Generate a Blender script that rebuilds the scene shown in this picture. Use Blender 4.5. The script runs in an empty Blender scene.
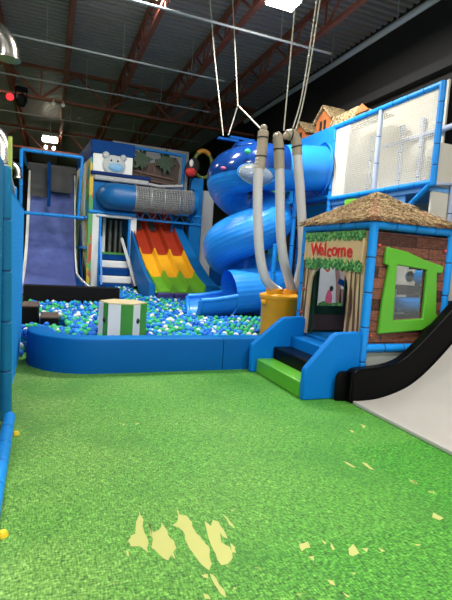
import bpy, bmesh, math, random
import numpy as np
from mathutils import Vector, Matrix, noise
random.seed(7)
PI = math.pi
SC = bpy.context.scene
COL = SC.collection

# ------------------------------------------------------------------ camera
cam_d = bpy.data.cameras.new('camera')
cam = bpy.data.objects.new('camera', cam_d); COL.objects.link(cam)
cam_d.sensor_fit = 'VERTICAL'; cam_d.sensor_height = 24.0
cam_d.lens = 450.0/600.0*24.0
cam_d.clip_start = 0.05; cam_d.clip_end = 200
CR = Matrix(((0.92989938, -0.02672622, -0.36684173),
             (-0.36207171, 0.10903296, -0.92575153),
             (0.06473968, 0.99367878, 0.09171287)))
cam.matrix_world = Matrix.Translation((0, 0, 1.6)) @ CR.to_4x4()
SC.camera = cam

# ------------------------------------------------------------------ world, lights, exposure
w = bpy.data.worlds.new('world'); SC.world = w; w.use_nodes = True
w.node_tree.nodes['Background'].inputs[0].default_value = (0.95, 0.95, 1.0, 1)
w.node_tree.nodes['Background'].inputs[1].default_value = 0.95
SC.view_settings.view_transform = 'Standard'; SC.view_settings.look = 'None'
SC.view_settings.gamma = 1.0; SC.view_settings.use_curve_mapping = False
SC.view_settings.exposure = 0.22
LAMP_W = 285.0          # watts of each high-bay lamp
LAMP_COL = (1.0, 0.97, 0.90)

# ------------------------------------------------------------------ materials
def mat(name, col, rough=0.5, metal=0.0, vary=0.0, vscale=6.0, bump=0.0, bscale=80.0, emit=None, es=0.0, alpha=1.0, trans=0.0, coat=0.0, spec=None):
    m = bpy.data.materials.new(name); m.use_nodes = True
    nt = m.node_tree; b = nt.nodes['Principled BSDF']
    b.inputs['Base Color'].default_value = (*col, 1); b.inputs['Roughness'].default_value = rough
    b.inputs['Metallic'].default_value = metal
    if spec is not None: b.inputs['Specular IOR Level'].default_value = spec
    if coat: b.inputs['Coat Weight'].default_value = coat; b.inputs['Coat Roughness'].default_value = 0.15
    if trans: b.inputs['Transmission Weight'].default_value = trans
    if alpha < 1: b.inputs['Alpha'].default_value = alpha
    if emit: b.inputs['Emission Color'].default_value = (*emit, 1); b.inputs['Emission Strength'].default_value = es
    if vary or bump:
        tc = nt.nodes.new('ShaderNodeTexCoord')
    if vary:
        n = nt.nodes.new('ShaderNodeTexNoise'); n.inputs['Scale'].default_value = vscale; n.inputs['Detail'].default_value = 4
        nt.links.new(tc.outputs['Object'], n.inputs['Vector'])
        mx = nt.nodes.new('ShaderNodeMix'); mx.data_type = 'RGBA'
        mx.inputs[6].default_value = (*[c*(1-vary) for c in col], 1); mx.inputs[7].default_value = (*[min(1, c*(1+vary)) for c in col], 1)
        nt.links.new(n.outputs['Fac'], mx.inputs[0]); nt.links.new(mx.outputs[2], b.inputs['Base Color'])
    if bump:
        n2 = nt.nodes.new('ShaderNodeTexNoise'); n2.inputs['Scale'].default_value = bscale
        nt.links.new(tc.outputs['Object'], n2.inputs['Vector'])
        bp = nt.nodes.new('ShaderNodeBump'); bp.inputs['Strength'].default_value = bump; bp.inputs['Distance'].default_value = 0.01
        nt.links.new(n2.outputs['Fac'], bp.inputs['Height']); nt.links.new(bp.outputs['Normal'], b.inputs['Normal'])
    return m

M = {}
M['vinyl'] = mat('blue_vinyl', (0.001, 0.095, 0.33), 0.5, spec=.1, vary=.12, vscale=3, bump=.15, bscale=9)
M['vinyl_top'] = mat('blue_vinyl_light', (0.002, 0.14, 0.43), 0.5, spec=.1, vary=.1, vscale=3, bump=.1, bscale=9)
M['stair'] = mat('blue_stair_vinyl', (0.002, 0.165, 0.56), 0.45, spec=.12, vary=.08, vscale=3, bump=.12, bscale=8)
M['foam'] = mat('blue_foam_tube', (0.008, 0.25, 0.74), 0.42, spec=.3, vary=.08, vscale=10)
M['seam'] = mat('foam_seam', (0.005, 0.07, 0.22), 0.6)
M['teal'] = mat('teal_padding', (0.006, 0.165, 0.36), 0.5, spec=.3, vary=.15)
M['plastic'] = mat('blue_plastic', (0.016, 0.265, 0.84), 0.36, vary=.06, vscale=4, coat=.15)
M['tubeblue'] = mat('mid_blue_plastic', (0.006, 0.12, 0.36), 0.4, vary=.1)
M['plastic_shaded'] = mat('shaded_blue_plastic', (0.004, 0.038, 0.20), 0.16, coat=.5)  # blue plastic with shade and dark ceiling reflection put into the colour
M['navy'] = mat('navy_vinyl', (0.004, 0.024, 0.13), 0.5, spec=.08, vary=.1)
M['royal'] = mat('royal_blue_vinyl', (0.002, 0.045, 0.20), 0.55, spec=.06, vary=.1)
M['white'] = mat('white_vinyl', (0.74, 0.75, 0.74), 0.45, vary=.06)
M['cream'] = mat('cream_panel', (0.64, 0.61, 0.53), 0.6, vary=.06, vscale=2)
M['lilac'] = mat('pale_lilac_padding', (0.42, 0.50, 0.68), 0.5)
M['sky'] = mat('pale_blue_panel', (0.13, 0.36, 0.72), 0.5, vary=.08)
M['grey'] = mat('grey_panel', (0.36, 0.38, 0.40), 0.6, vary=.1, vscale=2)
M['dgrey'] = mat('dark_grey', (0.05, 0.05, 0.055), 0.6, vary=.2)
M['black'] = mat('black_vinyl', (0.003, 0.003, 0.0035), 0.3, spec=.08, vary=.2, bump=.1, bscale=6)
M['blackmat'] = mat('black_foam', (0.005, 0.0045, 0.005), 0.6, spec=.12, vary=.2)
M['brownfoam'] = mat('brown_foam', (0.075, 0.045, 0.035), 0.6, vary=.3, vscale=30)
M['green'] = mat('green_vinyl', (0.085, 0.36, 0.02), 0.42, vary=.1, vscale=4, bump=.1, bscale=8)
M['lime'] = mat('lime_vinyl', (0.18, 0.55, 0.03), 0.42, vary=.1)
M['dgreen'] = mat('dark_green_vinyl', (0.006, 0.045, 0.02), 0.5, vary=.2)
M['stripe_green'] = mat('stripe_green', (0.05, 0.27, 0.03), 0.45, vary=.1)
M['red'] = mat('red_plastic', (0.36, 0.035, 0.012), 0.35, vary=.15)
M['yellow'] = mat('yellow_plastic', (0.80, 0.40, 0.015), 0.35, vary=.1)
M['lanegreen'] = mat('lane_green', (0.13, 0.38, 0.025), 0.35, vary=.1)
M['bucket'] = mat('bucket_yellow', (0.86, 0.38, 0.008), 0.42, vary=.05)
M['capyellow'] = mat('cap_yellow', (0.80, 0.58, 0.02), 0.45)
M['purple'] = mat('dark_purple_pad', (0.03, 0.022, 0.15), 0.5, vary=.1)
M['wood'] = mat('wood_top', (0.50, 0.42, 0.24), 0.55, vary=.15, vscale=12)
M['hull'] = mat('ship_brown', (0.036, 0.015, 0.008), 0.6, vary=.5, vscale=9)
M['leaf'] = mat('leaf_green', (0.05, 0.17, 0.035), 0.6, vary=.5, vscale=8)
M['leafd'] = mat('palm_green', (0.008, 0.035, 0.010), 0.6, vary=.5, vscale=8)
M['slidegrey'] = mat('slide_surface', (0.45, 0.43, 0.40), 0.35, vary=.04)
M['silver'] = mat('galvanised_steel', (0.62, 0.60, 0.56), 0.25, metal=1.0, vary=.15, vscale=8)
M['pipe'] = mat('conduit_grey', (0.42, 0.44, 0.46), 0.5, metal=.3)
M['truss'] = mat('rust_primer_steel', (0.22, 0.055, 0.032), 0.6, vary=.3, vscale=4)
M['rope'] = mat('rope_fibre', (0.55, 0.52, 0.44), 0.8, vary=.4, vscale=60)
M['hosecap'] = mat('tan_cap', (0.36, 0.30, 0.22), 0.6, vary=.2, vscale=20)
M['strap'] = mat('black_strap', (0.02, 0.02, 0.02), 0.6)
M['lamp'] = mat('lamp_tube', (1, 1, 1), 0.5, emit=(1.0, 0.93, 0.80), es=18)
M['lampfar'] = mat('lamp_face', (1, 1, 1), 0.5, emit=(1.0, 0.88, 0.66), es=14)
M['redlamp'] = mat('red_lens', (0.6, 0.0, 0.01), 0.4, emit=(1.0, 0.015, 0.02), es=2.2)
M['whiteplastic'] = mat('white_plastic', (0.7, 0.7, 0.68), 0.4)
M['orange'] = mat('orange_clay', (0.55, 0.17, 0.05), 0.6, vary=.25, vscale=8)
M['tan'] = mat('tan_print', (0.62, 0.42, 0.22), 0.55, vary=.15, vscale=6)
M['text_red'] = mat('lettering_red', (0.62, 0.02, 0.015), 0.5)
M['tanline'] = mat('bark_dark', (0.10, 0.045, 0.025), 0.6)
M['mural'] = mat('mural_white', (0.62, 0.64, 0.68), 0.5, vary=.1)
M['mural_brown'] = mat('mural_mauve', (0.30, 0.17, 0.17), 0.6, vary=.3, vscale=10)
M['pink_grey'] = mat('print_pale_pink', (0.46, 0.36, 0.38), 0.6, vary=.15, vscale=8)
M['pink'] = mat('pink_print', (0.62, 0.10, 0.22), 0.5)
M['ballred'] = mat('balloon_red', (0.60, 0.03, 0.03), 0.5)
M['bead'] = mat('red_bead', (0.55, 0.06, 0.03), 0.4)
M['olive'] = mat('olive_hoop', (0.10, 0.15, 0.03), 0.5, vary=.15)
M['hoopyellow'] = mat('hoop_orange', (0.45, 0.20, 0.02), 0.5)
M['pole'] = mat('lime_pole', (0.40, 0.50, 0.08), 0.45)
M['wornprint'] = mat('worn_foam', (0.43, 0.44, 0.135), 0.7, vary=.06, vscale=10)
M['net'] = mat('white_net', (0.72, 0.70, 0.62), 0.8)
M['wire'] = mat('grey_wire', (0.33, 0.34, 0.34), 0.5, metal=.3)
M['bluenet'] = mat('blue_netting', (0.02, 0.32, 0.85), 0.6)
M['skirt'] = mat('grey_skirt', (0.30, 0.33, 0.30), 0.6, vary=.06)
M['icegrey'] = mat('cutout_grey', (0.42, 0.45, 0.46), 0.5, vary=.12, vscale=12)
M['iceblue'] = mat('cutout_blue', (0.16, 0.38, 0.62), 0.45, vary=.3, vscale=12)
M['deck_blue'] = mat('deck_blue', (0.006, 0.14, 0.42), 0.45, spec=.12, vary=.1)
M['sticker_g'] = mat('green_sticker', (0.03, 0.50, 0.18), 0.4)
M['fur'] = mat('black_plush', (0.012, 0.012, 0.014), 0.9, vary=.2)
M['plushred'] = mat('red_plush', (0.40, 0.02, 0.02), 0.8)
def glassy(name, col, mixf, rough=.1):
    m = bpy.data.materials.new(name); m.use_nodes = True; nt = m.node_tree; nt.nodes.clear()
    o = nt.nodes.new('ShaderNodeOutputMaterial'); mx = nt.nodes.new('ShaderNodeMixShader')
    t = nt.nodes.new('ShaderNodeBsdfTransparent'); p = nt.nodes.new('ShaderNodeBsdfPrincipled')
    p.inputs['Base Color'].default_value = (*col, 1); p.inputs['Roughness'].default_value = rough
    mx.inputs[0].default_value = mixf
    nt.links.new(t.outputs[0], mx.inputs[1]); nt.links.new(p.outputs[0], mx.inputs[2]); nt.links.new(mx.outputs[0], o.inputs[0])
    return m
M['dome'] = glassy('clear_dome', (0.30, 0.33, 0.32), .5, .12)
M['hose'] = glassy('clear_hose', (0.68, 0.65, 0.64), .84, .3)
M['windowpane'] = glassy('clear_vinyl', (0.65, 0.70, 0.75), .07, .15)

class NT:
    """small helper to write node trees"""
    def __init__(s, name):
        s.m = bpy.data.materials.new(name); s.m.use_nodes = True; s.t = s.m.node_tree; s.b = s.t.nodes['Principled BSDF']
    def n(s, typ, ins=None, **kw):
        nd = s.t.nodes.new(typ)
        for k, v in kw.items(): setattr(nd, k, v)
        for k, v in (ins or {}).items():
            if hasattr(v, 'is_linked') or isinstance(v, bpy.types.NodeSocket): s.t.links.new(v, nd.inputs[k])
            else: nd.inputs[k].default_value = v
        return nd
    def math(s, op, a, b=0.0): return s.n('ShaderNodeMath', {0: a, 1: b}, operation=op).outputs[0]
    def mix(s, f, a, b):
        nd = s.n('ShaderNodeMix', {0: f, 6: a, 7: b}, data_type='RGBA'); return nd.outputs[2]
    def ramp(s, f, stops, interp='LINEAR'):
        nd = s.n('ShaderNodeValToRGB', {0: f}); r = nd.color_ramp; r.interpolation = interp
        while len(r.elements) < len(stops): r.elements.new(0.5)
        for e, (p, c) in zip(r.elements, stops): e.position = p; e.color = (*c, 1)
        return nd.outputs[0]
    def fr(s, f, a, b, c=0.0, d=1.0):
        nd = s.n('ShaderNodeMapRange', {0: f, 1: a, 2: b, 3: c, 4: d}); return nd.outputs[0]

def grass_material():
    g = NT('printed_grass')
    co = g.n('ShaderNodeTexCoord').outputs['Object']
    sep = g.n('ShaderNodeSeparateXYZ', {0: co}); X, Y = sep.outputs[0], sep.outputs[1]
    # blade-like streaks in two directions
    m1 = g.n('ShaderNodeMapping', {0: co, 2: (0, 0, .5), 3: (100, 30, 1)}).outputs[0]
    m2 = g.n('ShaderNodeMapping', {0: co, 2: (0, 0, -.75), 3: (30, 95, 1)}).outputs[0]
    n1 = g.n('ShaderNodeTexNoise', {'Vector': m1, 'Scale': 1.0, 'Detail': 3.0}).outputs[0]
    n2 = g.n('ShaderNodeTexNoise', {'Vector': m2, 'Scale': 1.0, 'Detail': 3.0}).outputs[0]
    n3 = g.n('ShaderNodeTexNoise', {'Vector': co, 'Scale': 16.0, 'Detail': 5.0, 'Roughness': .7}).outputs[0]
    f = g.math('ADD', g.math('MULTIPLY', n1, .42), g.math('ADD', g.math('MULTIPLY', n2, .38), g.math('MULTIPLY', n3, .2)))
    base = g.ramp(f, [(.39, (.003, .040, .002)), (.46, (.013, .145, .005)), (.53, (.036, .262, .010)), (.62, (.14, .47, .045))])
    # paler, yellowish tone, stronger on the left of the room
    big = g.n('ShaderNodeTexNoise', {'Vector': co, 'Scale': .8, 'Detail': 3.0}).outputs[0]
    fx = g.fr(X, -0.3, 2.7, 1.0, 0.0)
    pale_mix = g.math('MULTIPLY', fx, g.fr(big, .35, .62, .35, 1.0))
    pale = g.ramp(f, [(.39, (.024, .085, .010)), (.46, (.085, .215, .026)), (.53, (.165, .345, .056)), (.62, (.37, .55, .16))])
    c = g.mix(g.math('MULTIPLY', pale_mix, .95), base, pale)
    # tiles: each mat of the floor a little different in tone
    tx = g.math('DIVIDE', g.math('SUBTRACT', X, 0.22), 1.15); ty = g.math('DIVIDE', g.math('SUBTRACT', Y, 2.05), 1.10)
    cell = g.n('ShaderNodeCombineXYZ', {0: g.math('FLOOR', tx), 1: g.math('FLOOR', ty)}).outputs[0]
    wn = g.n('ShaderNodeTexWhiteNoise', {0: cell}).outputs[0]
    c = g.mix(g.math('MULTIPLY', wn, .10), c, (.30, .50, .13, 1))
    dx = g.math('ABSOLUTE', g.math('SUBTRACT', g.math('FRACT', tx), .5)); dy = g.math('ABSOLUTE', g.math('SUBTRACT', g.math('FRACT', ty), .5))
    edge = g.math('MAXIMUM', dx, dy)
    nb = g.n('ShaderNodeTexNoise', {'Vector': co, 'Scale': 7.0, 'Detail': 4.0}).outputs[0]
    seam = g.math('MULTIPLY', g.fr(edge, .4925, .4965), g.fr(nb, .48, .6))
    c = g.mix(g.math('MULTIPLY', seam, .55), c, (.03, .13, .02, 1))
    dk = g.n('ShaderNodeTexNoise', {'Vector': co, 'Scale': 1.5, 'Detail': 3.0}).outputs[0]
    c = g.mix(g.fr(dk, .52, .72, 0.0, .5), c, (.022, .15, .012, 1))
    # worn spots close to the slide exit
    ns = g.n('ShaderNodeTexNoise', {'Vector': co, 'Scale': 13.0, 'Detail': 6.0, 'Roughness': .65}).outputs[0]
    nz = g.n('ShaderNodeTexNoise', {'Vector': co, 'Scale': 1.3, 'Detail': 1.0}).outputs[0]
    spot = g.math('MULTIPLY', g.fr(ns, .63, .66), g.fr(nz, .53, .6))
    c = g.mix(g.math('MULTIPLY', spot, .8), c, (.45, .48, .12, 1))
    g.t.links.new(c, g.b.inputs['Base Color']); g.b.inputs['Roughness'].default_value = .7
    bp = g.n('ShaderNodeBump', {'Height': f, 'Strength': .25, 'Distance': .01})
    g.t.links.new(bp.outputs[0], g.b.inputs['Normal'])
    return g.m
M['grass'] = grass_material()

def plank_material():
    g = NT('plank_print')
    co = g.n('ShaderNodeTexCoord').outputs['Object']
    sep = g.n('ShaderNodeSeparateXYZ', {0: co})
    H = g.math('ADD', sep.outputs[0], g.math('MULTIPLY', sep.outputs[1], 1.0)); Z = sep.outputs[2]
    row = g.math('FLOOR', g.math('DIVIDE', Z, .135))
    hh = g.math('ADD', g.math('DIVIDE', H, .62), g.math('MULTIPLY', row, .37))
    cell = g.n('ShaderNodeCombineXYZ', {0: g.math('FLOOR', hh), 1: row}).outputs[0]
    wn = g.n('ShaderNodeTexWhiteNoise', {0: cell}).outputs[0]
    mp = g.n('ShaderNodeMapping', {0: co, 3: (9, 9, 60)}).outputs[0]
    gr = g.n('ShaderNodeTexNoise', {'Vector': mp, 'Scale': 1.0, 'Detail': 4.0}).outputs[0]
    mo = g.n('ShaderNodeTexNoise', {'Vector': co, 'Scale': 22.0, 'Detail': 5.0, 'Roughness': .7}).outputs[0]
    v = g.math('ADD', g.math('ADD', g.math('MULTIPLY', wn, .25), g.math('MULTIPLY', gr, .45)), g.math('MULTIPLY', mo, .42))
    c = g.ramp(v, [(.36, (.016, .005, .003)), (.52, (.075, .022, .012)), (.72, (.24, .085, .048))])
    ez = g.math('ABSOLUTE', g.math('SUBTRACT', g.math('FRACT', g.math('DIVIDE', Z, .135)), .5))
    ex = g.math('ABSOLUTE', g.math('SUBTRACT', g.math('FRACT', hh), .5))
    ln = g.math('MAXIMUM', g.fr(ez, .45, .47), g.fr(ex, .485, .492))
    c = g.mix(ln, c, (.012, .004, .003, 1))
    g.t.links.new(c, g.b.inputs['Base Color']); g.b.inputs['Roughness'].default_value = .5
    return g.m
M['plank'] = plank_material()

def jungle_material():
    g = NT('jungle_print')
    co = g.n('ShaderNodeTexCoord').outputs['Object']
    mp = g.n('ShaderNodeMapping', {0: co, 3: (1.6, 1.1, 1.0)}).outputs[0]
    d = g.n('ShaderNodeTexNoise', {'Vector': mp, 'Scale': 2.2, 'Detail': 2.0}).outputs[1]
    v = g.n('ShaderNodeVectorMath', {0: mp, 1: d}, operation='ADD').outputs[0]
    nz = g.n('ShaderNodeTexVoronoi', {'Vector': v, 'Scale': 1.9}).outputs['Color']
    s = g.n('ShaderNodeSeparateColor', {0: nz}).outputs[0]
    c = g.ramp(s, [(0, (.62, .64, .60)), (.34, (.10, .38, .12)), (.5, (.02, .30, .34)), (.62, (.68, .50, .05)), (.74, (.10, .38, .12)), (.86, (.50, .10, .04))], 'CONSTANT')
    g.t.links.new(c, g.b.inputs['Base Color']); g.b.inputs['Roughness'].default_value = .5
    return g.m
M['jungle'] = jungle_material()

def foliage_print():
    g = NT('foliage_print')
    co = g.n('ShaderNodeTexCoord').outputs['Object']
    v = g.n('ShaderNodeTexVoronoi', {'Vector': co, 'Scale': 34.0})
    s = g.n('ShaderNodeSeparateColor', {0: v.outputs['Color']}).outputs[0]
    c = g.ramp(s, [(0, (.01, .07, .02)), (.4, (.035, .19, .04)), (.75, (.10, .33, .08)), (1, (.25, .48, .14))])
    g.t.links.new(c, g.b.inputs['Base Color']); g.b.inputs['Roughness'].default_value = .5
    return g.m
M['foliage'] = foliage_print()

def bark_print():
    g = NT('bark_print')
    co = g.n('ShaderNodeTexCoord').outputs['Object']
    mp = g.n('ShaderNodeMapping', {0: co, 3: (9, 9, 1.3)}).outputs[0]
    nz = g.n('ShaderNodeTexNoise', {'Vector': mp, 'Scale': 1.0, 'Detail': 3.0, 'Distortion': .6}).outputs[0]
    c = g.ramp(nz, [(.36, (.06, .025, .015)), (.39, (.26, .15, .08)), (.45, (.50, .34, .19)), (.7, (.66, .50, .32))])
    g.t.links.new(c, g.b.inputs['Base Color']); g.b.inputs['Roughness'].default_value = .5
    return g.m
M['bark'] = bark_print()

def straw_mat(name, a, b):
    g = NT(name)
    oi = g.n('ShaderNodeTexCoord').outputs['Object']
    nz = g.n('ShaderNodeTexNoise', {'Vector': oi, 'Scale': 26.0, 'Detail': 3.0}).outputs[0]
    c = g.ramp(nz, [(.36, a), (.66, b)])
    g.t.links.new(c, g.b.inputs['Base Color']); g.b.inputs['Roughness'].default_value = .8
    return g.m
M['straw'] = straw_mat('straw', (.10, .055, .022), (.70, .53, .28))
M['strawred'] = straw_mat('straw_reddish', (.16, .06, .03), (.40, .20, .10))
def slide_print():
    g = NT('blue_slide_face')
    co = g.n('ShaderNodeTexCoord').outputs['Object']
    nz = g.n('ShaderNodeTexNoise', {'Vector': co, 'Scale': 2.0, 'Detail': 6.0, 'Roughness': .7}).outputs[0]
    c = g.ramp(nz, [(.3, (.06, .085, .27)), (.7, (.12, .165, .45))])
    g.t.links.new(c, g.b.inputs['Base Color']); g.b.inputs['Roughness'].default_value = .32
    return g.m
M['slideface'] = slide_print()
M['deckmetal'] = mat('roof_deck', (0.27, 0.235, 0.25), 0.5, metal=.0, vary=.15, vscale=2)
M['wallblack'] = mat('black_paint', (0.010, 0.009, 0.009), 0.75, vary=.15, vscale=1.0)
M['walldark'] = mat('dark_paint', (0.018, 0.018, 0.02), 0.8, vary=.15)

# ------------------------------------------------------------------ mesh builder
class MB:
    def __init__(s): s.bm = bmesh.new()
    def box(s, c, size, rot=None):
        m = Matrix.Translation(c) @ (rot.to_4x4() if rot else Matrix()) @ Matrix.Diagonal((*size, 1))
        bmesh.ops.create_cube(s.bm, size=1.0, matrix=m); return s
    def b2(s, a, b):
        a, b = Vector(a), Vector(b); return s.box((a+b)/2, [abs(v) for v in (b-a)])
    def bar(s, p, q, wd, ht=None):
        p, q = Vector(p), Vector(q); d = q-p; L = d.length
        up = Vector((0, 0, 1)) if abs(d.normalized().z) < .95 else Vector((0, 1, 0))
        x = d.normalized(); y = up.cross(x).normalized(); z = x.cross(y)
        R = Matrix((x, y, z)).transposed()
        return s.box((p+q)/2, (L, wd, ht or wd), R)
    def tube(s, pts, r, seg=12, caps=True, a0=0.0, a1=2*PI, ref=(0, 0, 1), ridge=0.0):
        pts = [Vector(p) for p in pts]; n = len(pts)
        rr = r if isinstance(r, (list, tuple)) else [r]*n
        full = abs(a1-a0-2*PI) < 1e-6
        rings = []; prev = None
        for i, p in enumerate(pts):
            t = (pts[min(i+1, n-1)]-pts[max(i-1, 0)]).normalized()
            if prev is None:
                u = Vector((0, 0, 1) if ref == 'up' else ref)
                if abs(t.dot(u)) > .95: u = Vector((1, 0, 0)) if abs(t.x) < .9 else Vector((0, 1, 0))
            else: u = prev
            if ref == 'up': u = Vector((0, 0, 1))
            side = t.cross(u).normalized(); upv = side.cross(t).normalized(); prev = upv
            k = seg if full else seg+1
            rings.append([s.bm.verts.new(p+rr[i]*(1+(ridge if j % 4 == 0 else 0))*(math.cos(a0+(a1-a0)*j/seg)*side+math.sin(a0+(a1-a0)*j/seg)*upv)) for j in range(k)])
        for i in range(n-1):
            A, B = rings[i], rings[i+1]
            for j in range(seg):
                j2 = (j+1) % len(A)
                s.bm.faces.new((A[j], A[j2], B[j2], B[j]))
        if caps and full:
            s.bm.faces.new(list(reversed(rings[0]))); s.bm.faces.new(rings[-1])
        return s
    def lathe(s, prof, c=(0, 0, 0), seg=28, sx=1, sy=1):
        c = Vector(c); rings = []
        for (r, z) in prof:
            rings.append([s.bm.verts.new(c+Vector((sx*r*math.cos(2*PI*j/seg), sy*r*math.sin(2*PI*j/seg), z))) for j in range(seg)])
        for A, B in zip(rings, rings[1:]):
            for j in range(seg): s.bm.faces.new((A[j], A[(j+1) % seg], B[(j+1) % seg], B[j]))
        if prof[0][0] > 1e-4: s.bm.faces.new(list(reversed(rings[0])))
        if prof[-1][0] > 1e-4: s.bm.faces.new(rings[-1])
        return s
    def prism(s, out, th, O, u, v, holes=()):
        """outline in plane (O,u,v), thickness th along u x v"""
        O, u, v = Vector(O), Vector(u), Vector(v); nrm = u.cross(v).normalized()
        tmp = bmesh.new()
        if holes:
            edges = []
            for loop in [out]+list(holes):
                vs = [tmp.verts.new(O+a*u+b*v) for a, b in loop]
                edges += [tmp.edges.new((vs[i], vs[(i+1) % len(vs)])) for i in range(len(vs))]
            bmesh.ops.triangle_fill(tmp, use_beauty=True, use_dissolve=False, edges=edges, normal=nrm)
        else:
            tmp.faces.new([tmp.verts.new(O+a*u+b*v) for a, b in out])
        tmp.faces.ensure_lookup_table(); tmp.normal_update()
        if tmp.faces and tmp.faces[0].normal.dot(nrm) > 0: bmesh.ops.reverse_faces(tmp, faces=tmp.faces[:])
        fs = tmp.faces[:]
        r = bmesh.ops.extrude_face_region(tmp, geom=fs, use_keep_orig=True)
        bmesh.ops.translate(tmp, vec=nrm*th, verts=[e for e in r['geom'] if isinstance(e, bmesh.types.BMVert)])
        bmesh.ops.recalc_face_normals(tmp, faces=tmp.faces[:])
        me = bpy.data.meshes.new('tmp'); tmp.to_mesh(me); tmp.free(); s.bm.from_mesh(me); bpy.data.meshes.remove(me)
        return s
    def ball(s, c, r, sub=2, sc=(1, 1, 1), rot=None):
        m = Matrix.Translation(c) @ (rot.to_4x4() if rot else Matrix()) @ Matrix.Diagonal((*sc, 1))
        bmesh.ops.create_icosphere(s.bm, subdivisions=sub, radius=r, matrix=m); return s
    def grid(s, O, u, v, nu, nv):
        O, u, v = Vector(O), Vector(u), Vector(v)
        vs = [[s.bm.verts.new(O+u*(i/nu)+v*(j/nv)) for i in range(nu+1)] for j in range(nv+1)]
        for j in range(nv):
            for i in range(nu): s.bm.faces.new((vs[j][i], vs[j][i+1], vs[j+1][i+1], vs[j+1][i]))
        return s
    def pad(s, p, q, r, step=.34, seg=14, cap=True):
        """foam covered tube with pinched joints"""
        p, q = Vector(p), Vector(q); L = (q-p).length; k = max(1, round(L/step)); pts = []; rs = []
        for i in range(k+1):
            t = i/k
            for dt, f in ((-.014, 1), (-.008, .87), (.008, .87), (.014, 1)):
                tt = t+dt/L*1.0
                if 0 < tt < 1: pts.append(p.lerp(q, tt)); rs.append(r*f)
        pts = [p]+pts+[q]; rs = [r*.9]+rs+[r*.9]
        n0 = len(s.bm.faces); s.tube(pts, rs, seg); s.bm.faces.ensure_lookup_table()
        for i in range(len(pts)-1):
            if rs[i] < r*.88 and rs[i+1] < r*.88 and i > 0:
                for j in range(seg): s.bm.faces[n0+i*seg+j].material_index = 1
        return s
    def build(s, name, material, parent=None, bevel=0.0, bseg=2, sharp=38, smooth=True, wire=0.0):
        if isinstance(material, str) and any(f.material_index == 1 for f in s.bm.faces): material = [material, 'seam']
        me = bpy.data.meshes.new(name); bmesh.ops.recalc_face_normals(s.bm, faces=s.bm.faces[:]); s.bm.to_mesh(me); s.bm.free()
        for m in (material if isinstance(material, (list, tuple)) else [material]): me.materials.append(M[m] if isinstance(m, str) else m)
        if smooth:
            me.shade_smooth(); me.set_sharp_from_angle(angle=math.radians(sharp))
        o = bpy.data.objects.new(name, me); COL.objects.link(o)
        if parent:
            o.parent = parent
            bpy_inv = Matrix.Translation(-root_loc(parent)); me.transform(bpy_inv)
        if bevel:
            b = o.modifiers.new('bevel', 'BEVEL'); b.width = bevel; b.segments = bseg; b.limit_method = 'ANGLE'; b.angle_limit = math.radians(40)
        if wire:
            b = o.modifiers.new('wire', 'WIREFRAME'); b.thickness = wire; b.use_replace = True
        return o
def root_loc(o):
    v = Vector((0, 0, 0))
    while o is not None: v += o.location; o = o.parent
    return v
def thing(name, label, cat, loc=(0, 0, 0), group=None):
    o = bpy.data.objects.new(name, None); COL.objects.link(o); o.location = loc; o.empty_display_size = .1
    o['label'] = label; o['category'] = cat
    if group: o['group'] = group
    return o
def tag(o, label, cat, group=None, kind=None):
    o['label'] = label; o['category'] = cat
    if group: o['group'] = group
    if kind: o['kind'] = kind
    return o
def struct(o): o['kind'] = 'structure'; return o
XU, YU, ZU = (1, 0, 0), (0, 1, 0), (0, 0, 1)
FL = ((0, -1, 0), (0, 0, 1))          # plane that faces -x, read left to right
FF = ((1, 0, 0), (0, 0, 1))           # plane that faces -y
CEIL = 7.4

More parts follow.
